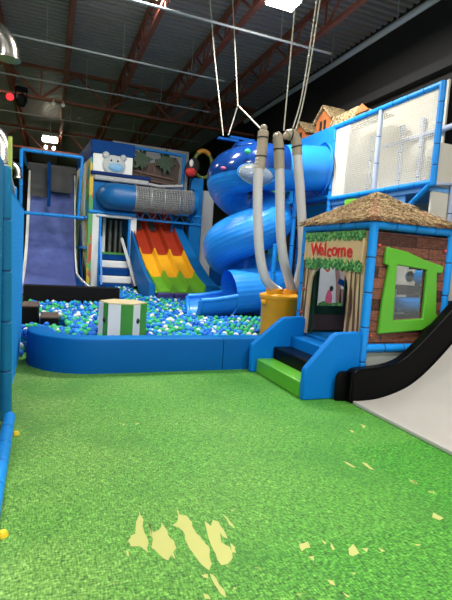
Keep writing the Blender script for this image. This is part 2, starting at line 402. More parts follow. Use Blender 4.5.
# ------------------------------------------------------------------ the room
fl = struct(MB().b2((-8, -5, -.2), (12, 34, 0)).build('floor', 'grass', smooth=False))
PATCH = [[[0.561,2.669],[0.569,2.549],[0.55,2.425],[0.554,2.324],[0.534,2.248],[0.504,2.308],[0.456,2.322],[0.448,2.373],[0.472,2.418],[0.498,2.427],[0.522,2.54]],[[0.594,2.543],[0.598,2.466],[0.599,2.411],[0.64,2.429],[0.666,2.5],[0.674,2.446],[0.675,2.37],[0.693,2.305],[0.691,2.24],[0.664,2.211],[0.661,2.155],[0.648,2.194],[0.622,2.153],[0.593,2.203],[0.576,2.251],[0.56,2.285],[0.584,2.355],[0.586,2.444]],[[0.792,2.617],[0.792,2.549],[0.831,2.524],[0.844,2.452],[0.834,2.376],[0.849,2.301],[0.854,2.24],[0.865,2.18],[0.834,2.064],[0.804,2.023],[0.787,2.061],[0.771,2.134],[0.759,2.21],[0.758,2.306],[0.765,2.386],[0.721,2.45],[0.759,2.475]],[[0.921,2.44],[0.941,2.381],[0.975,2.439],[1.0,2.409],[1.002,2.329],[0.994,2.24],[0.973,2.266],[0.973,2.308],[0.948,2.221],[0.978,2.167],[0.96,2.08],[0.916,2.041],[0.88,2.041],[0.874,2.087],[0.881,2.175],[0.889,2.27]],[[1.054,2.479],[1.071,2.399],[1.07,2.324],[1.054,2.359]],[[0.803,2.001],[0.82,1.94],[0.831,1.871],[0.821,1.823],[0.804,1.856],[0.798,1.922]],[[0.758,2.001],[0.789,1.999],[0.783,1.969],[0.761,1.982]],[[0.727,1.88],[0.746,1.862],[0.749,1.834],[0.724,1.847]],[[0.994,2.201],[1.007,2.158],[0.993,2.11],[0.973,2.123]],[[0.425,2.294],[0.436,2.283],[0.434,2.241],[0.423,2.252]],[[1.374,2.085],[1.433,2.091],[1.42,2.037],[1.386,2.04],[1.355,2.021]],[[1.367,1.971],[1.401,1.968],[1.373,1.931]],[[1.519,2.081],[1.536,2.051],[1.517,2.038]],[[1.56,2.044],[1.551,1.986],[1.532,1.984]],[[1.631,1.97],[1.683,1.998],[1.678,1.964],[1.665,1.919],[1.614,1.907],[1.597,1.918]],[[1.707,1.949],[1.744,1.938],[1.712,1.913]],[[1.805,1.928],[1.826,1.894],[1.799,1.888]],[[1.366,1.788],[1.39,1.772],[1.381,1.739],[1.361,1.756]],[[1.39,1.69],[1.406,1.652],[1.388,1.657]],[[2.429,2.13],[2.449,2.06],[2.402,2.047],[2.38,2.088]],[[2.63,2.536],[2.644,2.484],[2.614,2.468]],[[2.041,1.897],[2.077,1.88],[2.047,1.874]],[[1.524,1.794],[1.544,1.788],[1.523,1.777]],[[2.297,2.938],[2.319,2.914],[2.332,2.82],[2.305,2.835]],[[2.441,2.884],[2.471,2.859],[2.459,2.745],[2.429,2.77]],[[2.621,2.554],[2.637,2.479],[2.609,2.486]],[[2.786,3.524],[2.82,3.491],[2.767,3.451]],[[3.009,3.641],[3.035,3.58],[2.957,3.528]],[[0.67,4.118],[0.697,4.113],[0.676,4.066]]]
for p in PATCH:
    o = MB()
    # roughen the torn outline
    q = []
    for i in range(len(p)):
        a, b = Vector(p[i]), Vector(p[(i+1) % len(p)]); q.append(a)
        L = (b-a).length
        if L > .05:
            nn = Vector((-(b-a).y, (b-a).x)).normalized()
            q.append(a.lerp(b, .5)+nn*random.uniform(-.1, .1)*L)
    o.prism([(v.x, v.y) for v in q], .0012, (0, 0, .0002), XU, YU)
    ob = o.build('worn_patch', 'wornprint', fl, smooth=False)
    ob['label'] = 'pale yellow worn patch in the printed grass'

def corrugated():
    b = MB(); prof = []; y = -5.0
    while y < 34:
        prof += [(y, 0), (y+.07, 0), (y+.09, -.10), (y+.17, -.10)]; y += .2
    lo = [b.bm.verts.new((-8, y, CEIL+z)) for y, z in prof]; hi = [b.bm.verts.new((7.4, y, CEIL+z)) for y, z in prof]
    for i in range(len(prof)-1): b.bm.faces.new((lo[i], hi[i], hi[i+1], lo[i+1]))
    b.b2((-8, -5, CEIL+.05), (12, 34, CEIL+.2))
    return b
struct(corrugated().build('ceiling', 'deckmetal', smooth=False))
struct(MB().b2((7.2, -5, 0), (7.4, 34, CEIL+.1)).build('wall_right', 'wallblack', smooth=False))
struct(MB().b2((-8.2, -5, 0), (-8, 34, CEIL+.1)).build('wall_left', 'walldark', smooth=False))
struct(MB().b2((-8, 34, 0), (7.4, 34.2, CEIL+.1)).build('wall_back', 'walldark', smooth=False))
# ledge along the black wall
struct(MB().b2((7.02, -5, 5.55), (7.2, 34, 5.75)).build('trim_1', 'walldark', smooth=False))

tn = [1]
def truss(p, q, depth, panels, chord=.11, web=.045):
    tn[0] += 1
    p, q = Vector(p), Vector(q); d = Vector((0, 0, -depth)); b = MB()
    b.bar(p, q, chord, .08); b.bar(p+d, q+d, chord, .08)
    for i in range(panels):
        a = p.lerp(q, i/panels); m = p.lerp(q, (i+.5)/panels); e = p.lerp(q, (i+1)/panels)
        b.bar(a, m+d, web); b.bar(m+d, e, web); b.bar(m+d, m, web*.8)
    return struct(b.build('trim_%d' % tn[0], 'truss', smooth=False))
for x in (-4.6, -2.9, -1.3, .32, 2.02, 3.70, 5.40):            # joists running away from the camera
    truss((x, -4.8, CEIL-.14), (x, 33.8, CEIL-.14), .62, 24)
for y in (5.2, 16.2, 24.5):                               # girders across the hall
    truss((-7.9, y, CEIL-.14), (7.1, y, CEIL-.14), .95, 7, .16, .07)

def pipe(pts, r, label, hang=(), name='ceiling_pipe', cat='pipe', group=None, m='pipe'):
    t = thing(name, label, cat, pts[0], group)
    MB().tube(pts, r, 8).build('pipe_run', m, t)
    for x, y, z in hang: MB().tube([(x, y, z), (x, y, CEIL-.05)], .009, 6).build('hanger', 'pipe', t)
    return t
PZ = 6.45
def hung(xs, y): return [(x, y, PZ) for x in xs]
pipe([(-7.9, 9.35, PZ), (5.9, 9.35, PZ)], .026, 'pale conduit nearest the viewer, crossing the ceiling to the big bright lamp', hung((2.0, 4.6), 9.35))
pipe([(-7.9, 12.15, PZ), (4.35, 12.15, PZ)], .026, 'long pale conduit crossing the ceiling just above the left duct elbow', hung((-.2, 1.6, 3.4), 12.15))
pipe([(-7.9, 14.9, PZ), (4.9, 14.9, PZ)], .022, 'thin pale conduit just in front of the rust red girder with the stage light', hung((.9, 3.2), 14.9))
pipe([(-7.9, 18.9, PZ), (5.8, 18.9, PZ)], .02, 'thin conduit behind the girder, low over the red stage light', hung((.6, 3.0), 18.9))
pipe([(-7.9, 21.3, PZ), (4.6, 21.3, PZ)], .022, 'farthest pale conduit crossing the ceiling just above the twin lamps', hung((1.2, 3.6), 21.3))
pipe([(6.42, 1.0, 6.55), (6.42, 15.5, 6.55)], .065, 'thick grey sprinkler main running along the black right wall on hangers', [(6.42, 5.2, 6.55), (6.42, 7.8, 6.55), (6.42, 10.1, 6.55), (6.42, 12.6, 6.55)])

# lamps
def highbay(loc, label, power=LAMP_W, size=(1.25, .55), group=None):
    t = thing('high_bay_lamp', label, 'lamp', loc, group)
    x, y, z = loc
    MB().b2((x-size[0]/2, y-size[1]/2, z+.03), (x+size[0]/2, y+size[1]/2, z+.10)).build('housing', 'whiteplastic', t, bevel=.01)
    b = MB()
    for k in range(6):
        yy = y-size[1]/2+size[1]*(k+.5)/6
        b.tube([(x-size[0]/2+.03, yy, z), (x+size[0]/2-.03, yy, z)], .022, 8)
    b.build('lamp_tubes', 'lamp', t)
    for sx in (-1, 1): MB().tube([(x+sx*size[0]*.35, y, z+.1), (x+sx*size[0]*.35, y, CEIL-.05)], .008, 6).build('hanger', 'pipe', t)
    ld = bpy.data.lights.new('lamp_light', 'AREA'); ld.shape = 'RECTANGLE'; ld.size = size[0]; ld.size_y = size[1]
    ld.energy = power; ld.color = LAMP_COL
    lo = bpy.data.objects.new('lamp_light', ld); COL.objects.link(lo); lo.parent = t; lo.location = (0, 0, -.05)
    return t
highbay((4.04, 8.22, 6.55), 'bright fluorescent high bay lamp hanging above the ropes', size=(.62, .42))
for x, y in ((-3.0, 8.4), (4.12, 1.5), (-1.2, 1.5), (1.5, -2.6), (-3.4, 15.5), (1.3, 9.4)):  # unseen lamps added to brighten the hall; the last lights the tower front
    highbay((x, y, 7.0 if y > 10 else 6.75), 'white fluorescent high bay lamp added for fill above the play hall, out of view', power=LAMP_W*(.55 if y > 9 else 1.0), group='added high bay lamps out of view')
t = thing('twin_floodlight', 'glowing pair of square lamps hanging over the tall blue slide', 'lamp', (-.13, 22.6, 6.45))
for dx in (-.17, .17):
    h = MB().b2((-.13+dx-.16, 22.5, 6.31), (-.13+dx+.16, 22.75, 6.59)).build('housing', 'whiteplastic', t, bevel=.02)
    MB().box((-.13+dx, 22.485, 6.45), (.26, .02, .22)).build('lamp_face', 'lampfar', t)
    MB().box((-.13+dx, 22.48, 6.06), (.11, .03, .13)).build('lower_lamp', 'lampfar', t)
MB().b2((-.5, 22.6, 6.62), (.24, 22.68, 6.7)).tube([(-.13, 22.64, 6.65), (-.13, 22.64, CEIL-.05)], .02, 6).build('bracket', 'pipe', t)
ld = bpy.data.lights.new('flood_light', 'AREA'); ld.size = .7; ld.energy = 200; ld.color = (1, .9, .72)
lo = bpy.data.objects.new('flood_light', ld); COL.objects.link(lo); lo.parent = t; lo.location = (0, -.25, -.1); lo.rotation_euler = (math.radians(35), 0, 0)

t = thing('stage_light', 'small round stage light glowing red under the ceiling girder', 'lamp', (-1.2, 15.2, 5.9))
MB().tube([(-1.2, 15.3, 5.9), (-1.2, 15.05, 5.87)], [.09, .12], 14).build('housing', 'dgrey', t)
MB().tube([(-1.2, 15.05, 5.87), (-1.2, 15.03, 5.87)], .10, 14).build('lens', 'redlamp', t)
MB().bar((-1.2, 15.2, 5.95), (-1.2, 16.16, 6.32), .03).build('bracket', 'dgrey', t)
t = thing('moving_head_light', 'black moving stage light beside the red glowing one', 'lamp', (-.92, 15.3, 5.9))
MB().lathe([(.11, -.16), (.15, -.05), (.15, .10), (.09, .16)], (-.92, 15.3, 5.9), 14).build('head', 'blackmat', t)
MB().b2((-1.09, 15.25, 5.85), (-1.06, 15.35, 6.2)).b2((-.78, 15.25, 5.85), (-.75, 15.35, 6.2)).b2((-1.09, 15.25, 6.15), (-.75, 15.35, 6.28)).bar((-.92, 15.3, 6.24), (-.92, 16.16, 6.32), .04).build('yoke', 'blackmat', t)
for x, lab in ((-.02, 'left of the two white security cameras under the girder'), (.27, 'right of the two white security cameras under the girder')):
    t = thing('security_camera', lab, 'camera', (x, 15.9, 6.15), None)
    MB().tube([(x, 15.9, 6.15), (x, 15.62, 6.05)], .055, 12).build('body', 'whiteplastic', t)
    MB().bar((x, 15.85, 6.12), (x, 16.16, 6.32), .04).build('mount', 'whiteplastic', t)

# ducts at the left edge
def duct(name, label, pts, r, lip=True):
    t = thing(name, label, 'duct', pts[0])
    MB().tube(pts, r, 24, caps=False).build('duct_body', 'silver', t)
    if lip:
        d = (Vector(pts[-1])-Vector(pts[-2])).normalized(); e = Vector(pts[-1])
        MB().tube([e-d*.05, e-d*.02, e, e-d*.0], [r, r*1.14, r*1.14, r*.9], 24, caps=False).build('rim', 'silver', t)
    return t
def arc(c, R, a0, a1, u, v, n=10):
    c, u, v = Vector(c), Vector(u), Vector(v)
    return [c+R*(math.cos(a0+(a1-a0)*i/n)*u+math.sin(a0+(a1-a0)*i/n)*v) for i in range(n+1)]
duct('ventilation_duct', 'shiny galvanised duct elbow pointing down at the top left edge', [(-2.2, 10, 5.62)]+arc((-1.25, 10, 5.2), .42, PI/2, 0, XU, ZU)+[(-.83, 10, 5.12)], .19)
duct('ventilation_duct', 'shiny round duct end beside the lime pole at the left edge', [(-2.2, 11, 4.0)]+arc((-1.4, 11, 3.6), .4, PI/2, 0, XU, ZU)+[(-1.0, 11, 3.3)], .2)
duct('ventilation_duct', 'thin pale duct elbow just right of the lime pole', [(-1.6, 13, 3.62)]+arc((-1.05, 13, 3.42), .24, PI/2, 0, XU, ZU)+[(-.81, 13, 3.3)], .1)
duct('ventilation_duct', 'small duct end peeking in at the left edge under the big elbow', [(-1.9, 12, 5.35), (-1.45, 12, 5.27), (-1.35, 12, 5.25)], .13)

# ------------------------------------------------------------------ ball pit
def padwall(path, h, w, name, label):
    """soft wall: swept rounded box along a plan path (outer edge), inward to the left"""
    b = MB(); P = [Vector((x, y, 0)) for x, y in path]; n = len(P); rings = []
    prof = [(0, 0), (0, h-.03), (.012, h-.008), (.04, h), (w-.04, h), (w-.012, h-.008), (w, h-.03), (w, 0)]
    for i, p in enumerate(P):
        t = (P[min(i+1, n-1)]-P[max(i-1, 0)]).normalized(); nn = Vector((-t.y, t.x, 0))
        rings.append([b.bm.verts.new(p+nn*a+Vector((0, 0, z))) for a, z in prof])
    for A, B in zip(rings, rings[1:]):
        for j in range(len(prof)): b.bm.faces.new((A[j], A[(j+1) % len(prof)], B[(j+1) % len(prof)], B[j]))
    b.bm.faces.new(rings[0]); b.bm.faces.new(list(reversed(rings[-1])))
    for f in b.bm.faces:
        f.material_index = 0
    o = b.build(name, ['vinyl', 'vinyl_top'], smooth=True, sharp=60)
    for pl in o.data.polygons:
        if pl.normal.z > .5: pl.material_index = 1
    return tag(o, label, 'padded wall')
corner = [(-.27, 6.9)]+[(.62-.89*math.cos(a), 6.75-.83*math.sin(a)) for a in [PI/2*i/16 for i in range(17)]]+[(2.35, 5.92)]
padwall(corner, .46, .30, 'pit_wall', 'low blue padded ball pit wall curving round the left corner')
padwall([(2.36, 5.92), (3.5, 5.92)], .46, .30, 'pit_wall', 'short blue padded ball pit wall piece beside the stairs')

BALLC = {'blue': (0.008, 0.14, 0.58), 'sky blue': (0.03, 0.32, 0.72), 'green': (0.035, 0.40, 0.15), 'white': (0.58, 0.62, 0.62)}
for k, c in BALLC.items(): M['ball_'+k] = mat('ball_'+k.replace(' ', '_'), c, .5, spec=.25)
KEYS = list(BALLC); PROB = [.37, .19, .33, .11]
def pitz(x, y): return .30+.30*max(0, min(1, (y-9.0)/5.0))**1.2
BR = .049
def ico(sub):
    bm = bmesh.new(); bmesh.ops.create_icosphere(bm, subdivisions=sub, radius=BR)
    v = np.array([p.co[:] for p in bm.verts]); f = np.array([[q.index for q in p.verts] for p in bm.faces]); bm.free(); return v, f
rng = np.random.default_rng(3)
def in_pit(x, y):
    if y < 6.36 or y > 15 or x < -.42 or x > 6.0: return False
    if x < .9 and y < 7.3:
        if x < .07: return False
        dx, dy = (x-.62)/(.89-.40), (y-6.75)/(.83-.40)
        if x < .62 and y < 6.75 and dx*dx+dy*dy > 1: return False
    if x > 3.45 and y < 6.62: return False
    if math.hypot(x-1.09, y-7.1) < .42: return False         # drum
    if math.hypot(x-3.78, y-6.98) < .40: return False        # bucket
    if -.46 < x < .30 and 7.9 < y < 9.0: return False         # foam blocks
    if -.6 < x < 1.65 and y > 10.65: return False             # barrier and what is behind it
    if y > 13.2 and (x < 2.35): return y < 13.25
    if x > 2.3+.2*(y-11.5)*0 and y > 11.75 and x < 4.6: return False
    if 2.95 < x < 4.6 and 9.2 < y < 10.15: return z_free
    return True
z_free = False
surf = []; d = BR*2.32; row = 0; y = 6.36
while y < 15:
    x = -.42+(d/2 if row % 2 else 0)
    while x < 6.0:
        if in_pit(x, y): surf.append((x+rng.uniform(-.006, .006), y+rng.uniform(-.004, .004), pitz(x, y)+rng.uniform(-.035, .035)))
        x += d
    y += d*.866; row += 1
surf = np.array(surf)
cols = rng.choice(4, len(surf), p=PROB)
# pick the 300 largest ones in view (nearest, not hidden behind the pit wall, drum, bucket, hut or stairs)
fov = []
CI = np.array(CR).T
for i, p in enumerate(surf):
    q = CI @ (p-np.array([0, 0, 1.6])); px = 226+450*q[0]/-q[2]; py = 300-450*q[1]/-q[2]
    if p[1] < 6.72 or px < 42 or px > 262: continue
    if 96 < px < 149 and p[1] > 7.1: continue
    if p[1] < 6.72: continue
    fov.append((-q[2], i))
fov.sort(); front = [i for _, i in fov[:300]]
fs = set(front)
V2, F2 = ico(2); V1, F1 = ico(1)
verts = []; faces = []; mi = []; off = 0
def addball(p, c, near):
    global off
    V, F = (V2, F2) if near else (V1, F1)
    verts.append(V+p); faces.append(F+off); mi.append(np.full(len(F), c)); off += len(V)
for i, p in enumerate(surf):
    if i not in fs: addball(p, cols[i], p[1] < 9.5)
for i, p in enumerate(surf):                                     # one layer below, in the gaps
    if p[1] < 11: addball(p+np.array([d/2, d*.29, -BR*1.7]), rng.choice(4, p=PROB), False)
V = np.concatenate(verts); F = np.concatenate(faces); mi = np.concatenate(mi)
me = bpy.data.meshes.new('pit_balls'); me.from_pydata(V.tolist(), [], F.tolist())
for k in KEYS: me.materials.append(M['ball_'+k])
me.polygons.foreach_set('material_index', mi.astype(np.int32)); me.shade_smooth()
o = bpy.data.objects.new('pit_balls', me); COL.objects.link(o)
tag(o, 'sea of blue, green and white plastic balls filling the ball pit', 'balls', kind='stuff')
protos = {}
for k in KEYS:
    b = MB().ball((0, 0, 0), BR, 2); mo = b.build('pit_ball', 'ball_'+k, sharp=180); protos[k] = mo
used = set()
for i in front:
    k = KEYS[cols[i]]
    o = protos[k] if k not in used else protos[k].copy()
    if k in used: COL.objects.link(o)
    used.add(k); o.location = surf[i]
    tag(o, 'loose plastic ball in %s near the front wall of the ball pit' % k, 'ball', '%s balls at the front of the pit' % k)
for k in KEYS:
    if k not in used: bpy.data.objects.remove(protos[k])
for x, y, z, k, lab in ((-.36, 7.02, BR, 'blue', 'blue ball lying on the floor between netting and pit wall corner'),
                        (-.36, 7.32, BR, 'green', 'green ball lying on the floor between netting and pit wall corner'),
                        (-.37, 7.16, BR*2.6, 'white', 'white ball wedged between the netting and the pit wall corner'),
                        (-.36, 7.48, BR*3.4, 'sky blue', 'sky blue ball wedged behind the pit wall corner by the netting')):
    tag(MB().ball((x, y, z), BR, 2).build('pit_ball', 'ball_'+k, sharp=180), lab, 'ball')
struct(MB().b2((.1, 6.3, .001), (6.9, 17, .05)).b2((-.45, 7.3, .001), (.1, 17, .05)).build('trim_40', 'vinyl', smooth=False))

# striped drum
t = thing('striped_drum', 'six-sided foam drum with green and white vertical stripes in the ball pit', 'foam drum', (1.09, 7.1, .05))
r, c8 = .37, (1.09, 7.1)
def octo(i, rr=r): a = math.radians(-134)+i*PI/3; return (c8[0]+rr*math.cos(a), c8[1]+rr*math.sin(a))
for i in range(6):
    a, b_ = Vector(octo(i)), Vector(octo(i+1))
    for k, (f0, f1, mm) in enumerate(((0, .5, 'white'), (.5, 1, 'stripe_green'))):
        p, q = a.lerp(b_, f0), a.lerp(b_, f1); ci = Vector(c8)
        pi_, qi = p.lerp(ci, .25), q.lerp(ci, .25)
        MB().prism([(p.x, p.y), (q.x, q.y), (qi.x, qi.y), (pi_.x, pi_.y)], .76, (0, 0, .05), XU, YU).build('stripe', mm, t, smooth=False)
MB().prism([octo(i, r*.98) for i in range(6)], .02, (0, 0, .81), XU, YU).build('drum_top', 'wood', t, bevel=.006)
for a in (math.radians(-55), math.radians(-152)):
    x_, y_ = c8[0]+.325*math.cos(a), c8[1]+.325*math.sin(a)
    MB().ball((x_, y_, .56), .035, 2, (1, 1, 1.3)).build('grip_hole', 'strap', t)

# black barrier + foam blocks
tag(MB().b2((-.52, 10.75, .05), (1.56, 11.05, .74)).build('foam_barrier', 'blackmat', bevel=.02), 'long black foam barrier at the foot of the tall blue slide', 'foam barrier')
t = thing('foam_block', 'black foam block with a dark brown top by the left netting', 'foam block', (-.29, 8.5, .05))
MB().b2((-.42, 8.2, .05), (-.15, 8.85, .56)).build('block_body', 'blackmat', t, bevel=.015)
MB().b2((-.42, 8.2, .562), (-.15, 8.85, .60)).build('block_top', 'brownfoam', t, bevel=.012)
t = thing('foam_block', 'lower brown foam block in the balls right of the black one', 'foam block', (.05, 8.3, .05))
MB().b2((-.12, 8.0, .05), (.17, 8.6, .40)).build('block_body', 'blackmat', t, bevel=.015)
MB().b2((-.12, 8.0, .402), (.17, 8.6, .44)).build('block_top', 'brownfoam', t, bevel=.012)

# ------------------------------------------------------------------ left netting fence
t = thing('netting_fence', 'tall blue padded netting fence along the left edge', 'fence', (-.35, 4.45, 0))
MB().pad((-.34, 4.45, 0), (-.385, 4.45, 2.27), .055, .42).build('post', 'teal', t)
MB().pad((-.40, 5.9, 0), (-.42, 5.9, 2.24), .045, .42).ball((-.42, 5.9, 2.24), .045, 2).build('post', 'foam', t)
MB().pad((-.38, 3.2, 0.0), (-.40, 3.2, 2.3), .06, .42).build('post', 'teal', t)
MB().b2((-.425, 3.26, .1), (-.385, 4.40, 2.3)).build('padded_panel', 'teal', t, bevel=.01)
MB().pad((-.30, 4.36, .055), (-.25, 1.4, .055), .05, .32).build('floor_rail', 'foam', t)
MB().pad((-.385, 4.5, 2.27), (-.42, 5.88, 2.20), .035, .4).build('top_rail', 'grey', t)
MB().grid((-.365, 4.52, .02), (-.015, 2.85, 0), (0, 0, 2.1), 50, 40).build('netting', 'bluenet', t, wire=.022)
MB().b2((-.44, 4.56, .02), (-.425, 7.35, 2.1)).build('netting_backing', 'foam', t)
tag(MB().tube([(-.66, 9, 0), (-.70, 9, 3.48)], .034, 10).build('marker_pole', 'pole'), 'slim lime yellow pole standing behind the left netting', 'pole')
for y, lab in ((4.05, 'yellow cap on the grass by the foot of the netting post'), (2.60, 'yellow cap on the grass at the left edge, nearest the viewer')):
    tag(MB().lathe([(.0, .034), (.018, .03), (.028, .015), (.03, 0)][::-1], (-.225 if y > 4 else -.20, y, 0), 14).build('rail_cap', 'capyellow'), lab, 'cap')

# ------------------------------------------------------------------ tall blue drop slide
t = thing('drop_slide', 'tall steep blue drop slide with a curved foot at the back left', 'slide', (0, 14, 0))
prof = [(16.5, 4.15), (16.1, 3.75), (15.75, 3.1), (15.45, 2.45), (15.1, 1.85), (14.65, 1.35), (14.0, .95), (13.3, .70), (12.4, .56), (11.3, .50)]
def smooth_prof(p, n=5):
    out = []
    for i in range(len(p)-1):
        p0, p1, p2, p3 = p[max(i-1, 0)], p[i], p[i+1], p[min(i+2, len(p)-1)]
        for k in range(n):
            s = k/n
            out.append(tuple(.5*((2*b)+(-a+c)*s+(2*a-5*b+4*c-d_)*s*s+(-a+3*b-3*c+d_)*s**3) for a, b, c, d_ in zip(p0, p1, p2, p3)))
    out.append(p[-1]); return out
sp = smooth_prof(prof)
def swept(x0f, x1f, th=.05, off=0.0, sp=sp):
    b = MB(); n = len(sp); A = []
    for i, (y, z) in enumerate(sp):
        f = i/(n-1); x0, x1 = x0f(f), x1f(f)
        A.append([b.bm.verts.new(v) for v in ((x0, y, z+off), (x1, y, z+off), (x1, y+.02, z+off-th), (x0, y+.02, z+off-th))])
    for P, Q in zip(A, A[1:]):
        for j in range(4): b.bm.faces.new((P[j], P[(j+1) % 4], Q[(j+1) % 4], Q[j]))
    b.bm.faces.new(A[0]); b.bm.faces.new(A[-1][::-1]); return b
swept(lambda f: -.62, lambda f: .66+.05*f).build('slide_bed', 'slideface', t)
swept(lambda f: -.70, lambda f: -.62, .1, .05).build('side_edge', 'white', t)
fl_r = lambda f: .68+.05*f+max(0, f-.72)*1.4
swept(lambda f: fl_r(f), lambda f: fl_r(f)+.045, .1, .09).build('side_edge', 'white', t)
swept(lambda f: .66+.05*f, fl_r, .05, .03).build('side_flank', 'royal', t)
b = MB(); pts = [(y, z+.05) for y, z in sp[18:]]
b.prism([(y, z+.06) for y, z in sp[16:]]+[(11.3, .1), (15.1, .1)], .04, (.86, 0, 0), YU, ZU).build('side_skirt', 'royal', t)
for x0, x1, zb, m in ((-.62, -.1, 3.15, 'brownfoam'), (-.06, .62, 3.35, 'brownfoam')):
    MB().b2((x0, 15.55, zb), (x1, 15.6, 4.0)).build('drop_curtain', 'dgrey', t)
MB().b2((-.72, 15.7, 4.0), (.72, 16.0, 4.2)).build('header', 'dgrey', t)
MB().tube([(-.09, 15.3, 4.2), (-.07, 15.3, 2.85)], .055, 10).build('hanging_pole', 'royal', t)
MB().pad((-.78, 13.95, .2), (-.80, 13.95, 4.22), .05, .5).build('frame_post', 'foam', t)
MB().pad((.74, 13.95, 2.5), (.80, 13.95, 4.22), .04, .5).build('frame_post', 'foam', t)
MB().pad((-.80, 13.95, 4.22), (.80, 13.95, 4.22), .05, .5).build('frame_rail', 'foam', t)
MB().pad((-.78, 13.95, 2.51), (.90, 13.95, 2.51), .05, .5).build('frame_rail', 'foam', t)
MB().pad((-.78, 13.95, 4.2), (-.78, 16.4, 4.2), .04, .5).build('frame_rail', 'foam', t)

# ------------------------------------------------------------------ blue play tower
TY = 14.0
t = thing('play_tower', 'blue and white play tower with bear cut-out left of the tunnel', 'play tower', (1.65, TY, 0))
X0, X1, TB = 1.04, 2.30, 18.0
MB().b2((X0, TY-.02, 4.42), (X1, TY+.1, 4.80)).build('header', 'royal', t, bevel=.02)
MB().b2((X0+.06, TY, 3.72), (X1-.05, TY+.06, 4.42)).build('front_panel', 'white', t, bevel=.02)
SD = [(X0, TY+.05), (.80, 17.0), (.86, 17.02), (X0+.06, TY+.07)]
MB().prism(SD, .5, (0, 0, 4.3), XU, YU).build('header', 'royal', t, bevel=.01)
MB().prism(SD, 3.8, (0, 0, .5), XU, YU).build('side_panel', 'jungle', t, bevel=.01)
for fa, fb in ((.28, .42), (.72, .97)):
    q = [(X0-.24*fa-.008, TY+2.95*fa), (X0-.24*fb-.008, TY+2.95*fb), (X0-.24*fb+.01, TY+2.95*fb), (X0-.24*fa+.01, TY+2.95*fa)]
    MB().prism(q, 3.78, (0, 0, .51), XU, YU).build('side_stripe', 'white', t, smooth=False)
for z in (2.55, 1.65): MB().pad((X0-.06, TY+.1, z), (X0-.22, TY+1.8, z), .045, .4).build('side_rail', 'plastic', t)
MB().b2((X0-.02, TY-.06, .5), (X0+.10, TY+.06, 3.72)).build('corner_strip', 'jungle', t, bevel=.01)
MB().b2((X0, TY-.1, 3.80), (X1+.5, TY+.02, 3.90)).build('ledge', 'navy', t, bevel=.02)
MB().b2((X0+.1, TY-.12, 3.64), (X1+.45, TY, 3.79)).build('padded_rail', 'grey', t, bevel=.04)
MB().b2((X0+.1, TY, 2.75), (X1, TY+.06, 3.62)).build('upper_panel', 'deck_blue', t, bevel=.01)
MB().pad((X0, TY-.05, 2.72), (X1+.1, TY-.05, 2.72), .055, .4).build('deck_rail', 'foam', t)
MB().b2((X0+.2, TY-.12, 2.58), (X1, TY-.02, 2.67)).build('awning', 'white', t, bevel=.04)
for xa, xb in ((X0+.1, X0+.3), (X1-.05, X1+.14)):
    MB().b2((xa, TY-.06, .5), (xb, TY+.04, 2.66)).build('post_pad', 'white', t, bevel=.02)
for xa in (X0+.33, X1-.08): MB().pad((xa, TY-.06, .5), (xa, TY-.06, 2.7), .04, .45).build('post', 'foam', t)
MB().b2((X0+.1, TY+1.5, .3), (X1+.2, TY+1.56, 2.7)).build('back_panel', 'dgrey', t)
for x in (1.62, 1.80, 1.98, 2.14): MB().tube([(x, TY+1.1, .9), (x, TY+1.1, 2.6)], .055, 12).build('mesh_column', 'wire', t)
MB().b2((X0+.46, TY+.5, 1.3), (X0+.54, TY+.6, 2.6)).build('inner_panel', 'white', t)
MB().b2((X0+.33, TY-.03, 1.50), (X1-.1, TY+1.4, 1.56)).build('deck', 'stripe_green', t)
MB().bar((X1-.32, TY-.25, 2.0), (X1+.08, TY-.7, .62), .06).build('hand_rail', 'white', t)
MB().bar((X0+.34, TY-.25, 2.0), (X0+.36, TY-.7, .62), .05).build('hand_rail', 'plastic', t)
# bear head cut-out on the tower front (generic)
c = Vector((1.70, TY-.03, 4.12))
hd = MB().ball(c, .30, 3, (1.12, .16, 1.0)).ball(c+Vector((-.24, 0, .27)), .11, 2, (1, .4, 1)).ball(c+Vector((.26, 0, .25)), .10, 2, (1, .4, 1)).build('bear_cutout', 'icegrey', t)
MB().ball(c+Vector((.05, -.05, -.06)), .17, 2, (1.35, .2, .75)).build('muzzle', 'iceblue', hd)
for dx in (-.09, .10): MB().ball(c+Vector((dx, -.055, .13)), .028, 2, (1, .5, 1)).build('eye', 'navy', hd)

# striped steps
t = thing('striped_steps', 'blue and white striped soft steps climbing from the balls into the tower', 'steps', (1.85, 13.6, .5))
for k, (z0, z1, y0, mm) in enumerate(((.40, .66, 13.32, 'royal'), (.66, .88, 13.45, 'white'), (.88, 1.10, 13.58, 'royal'), (1.10, 1.32, 13.72, 'white'), (1.32, 1.50, 13.86, 'royal'))):
    MB().b2((1.40, y0, z0), (2.18+.03*(4-k), TY-.05 if k < 4 else TY-.04, z1-.005)).build('step', mm, t, bevel=.03)

# tube + mesh tunnel
t = thing('mesh_tunnel', 'crawl tunnel of grey wire mesh with a blue plastic tube end', 'tunnel', (2.3, 13.75, 3.2))
zc, yc, rr = 3.20, 13.72, .38
MB().tube([(1.62, yc+.42, zc)]+arc((1.80, yc+.2, zc), .2, PI, PI*1.5, XU, YU, 8)+[(2.0, yc, zc), (2.28, yc, zc)], rr, 28, caps=False).build('tube_elbow', 'tubeblue', t)
pth = [(2.28, yc, zc), (2.7, yc, zc+.0), (3.2, yc+.03, zc+.01), (3.7, yc+.05, zc+.04), (4.15, yc+.06, zc+.06)]
MB().tube(pth, rr-.02, 28, caps=False).build('mesh_tube', M['windowpane'], t)
b = MB(); k = []
for i in range(len(pth)-1):
    for s in range(6): k.append(Vector(pth[i]).lerp(Vector(pth[i+1]), s/6))
b.tube(k, rr-.015, 34, caps=False).build('wire_mesh', 'wire', t, wire=.022)
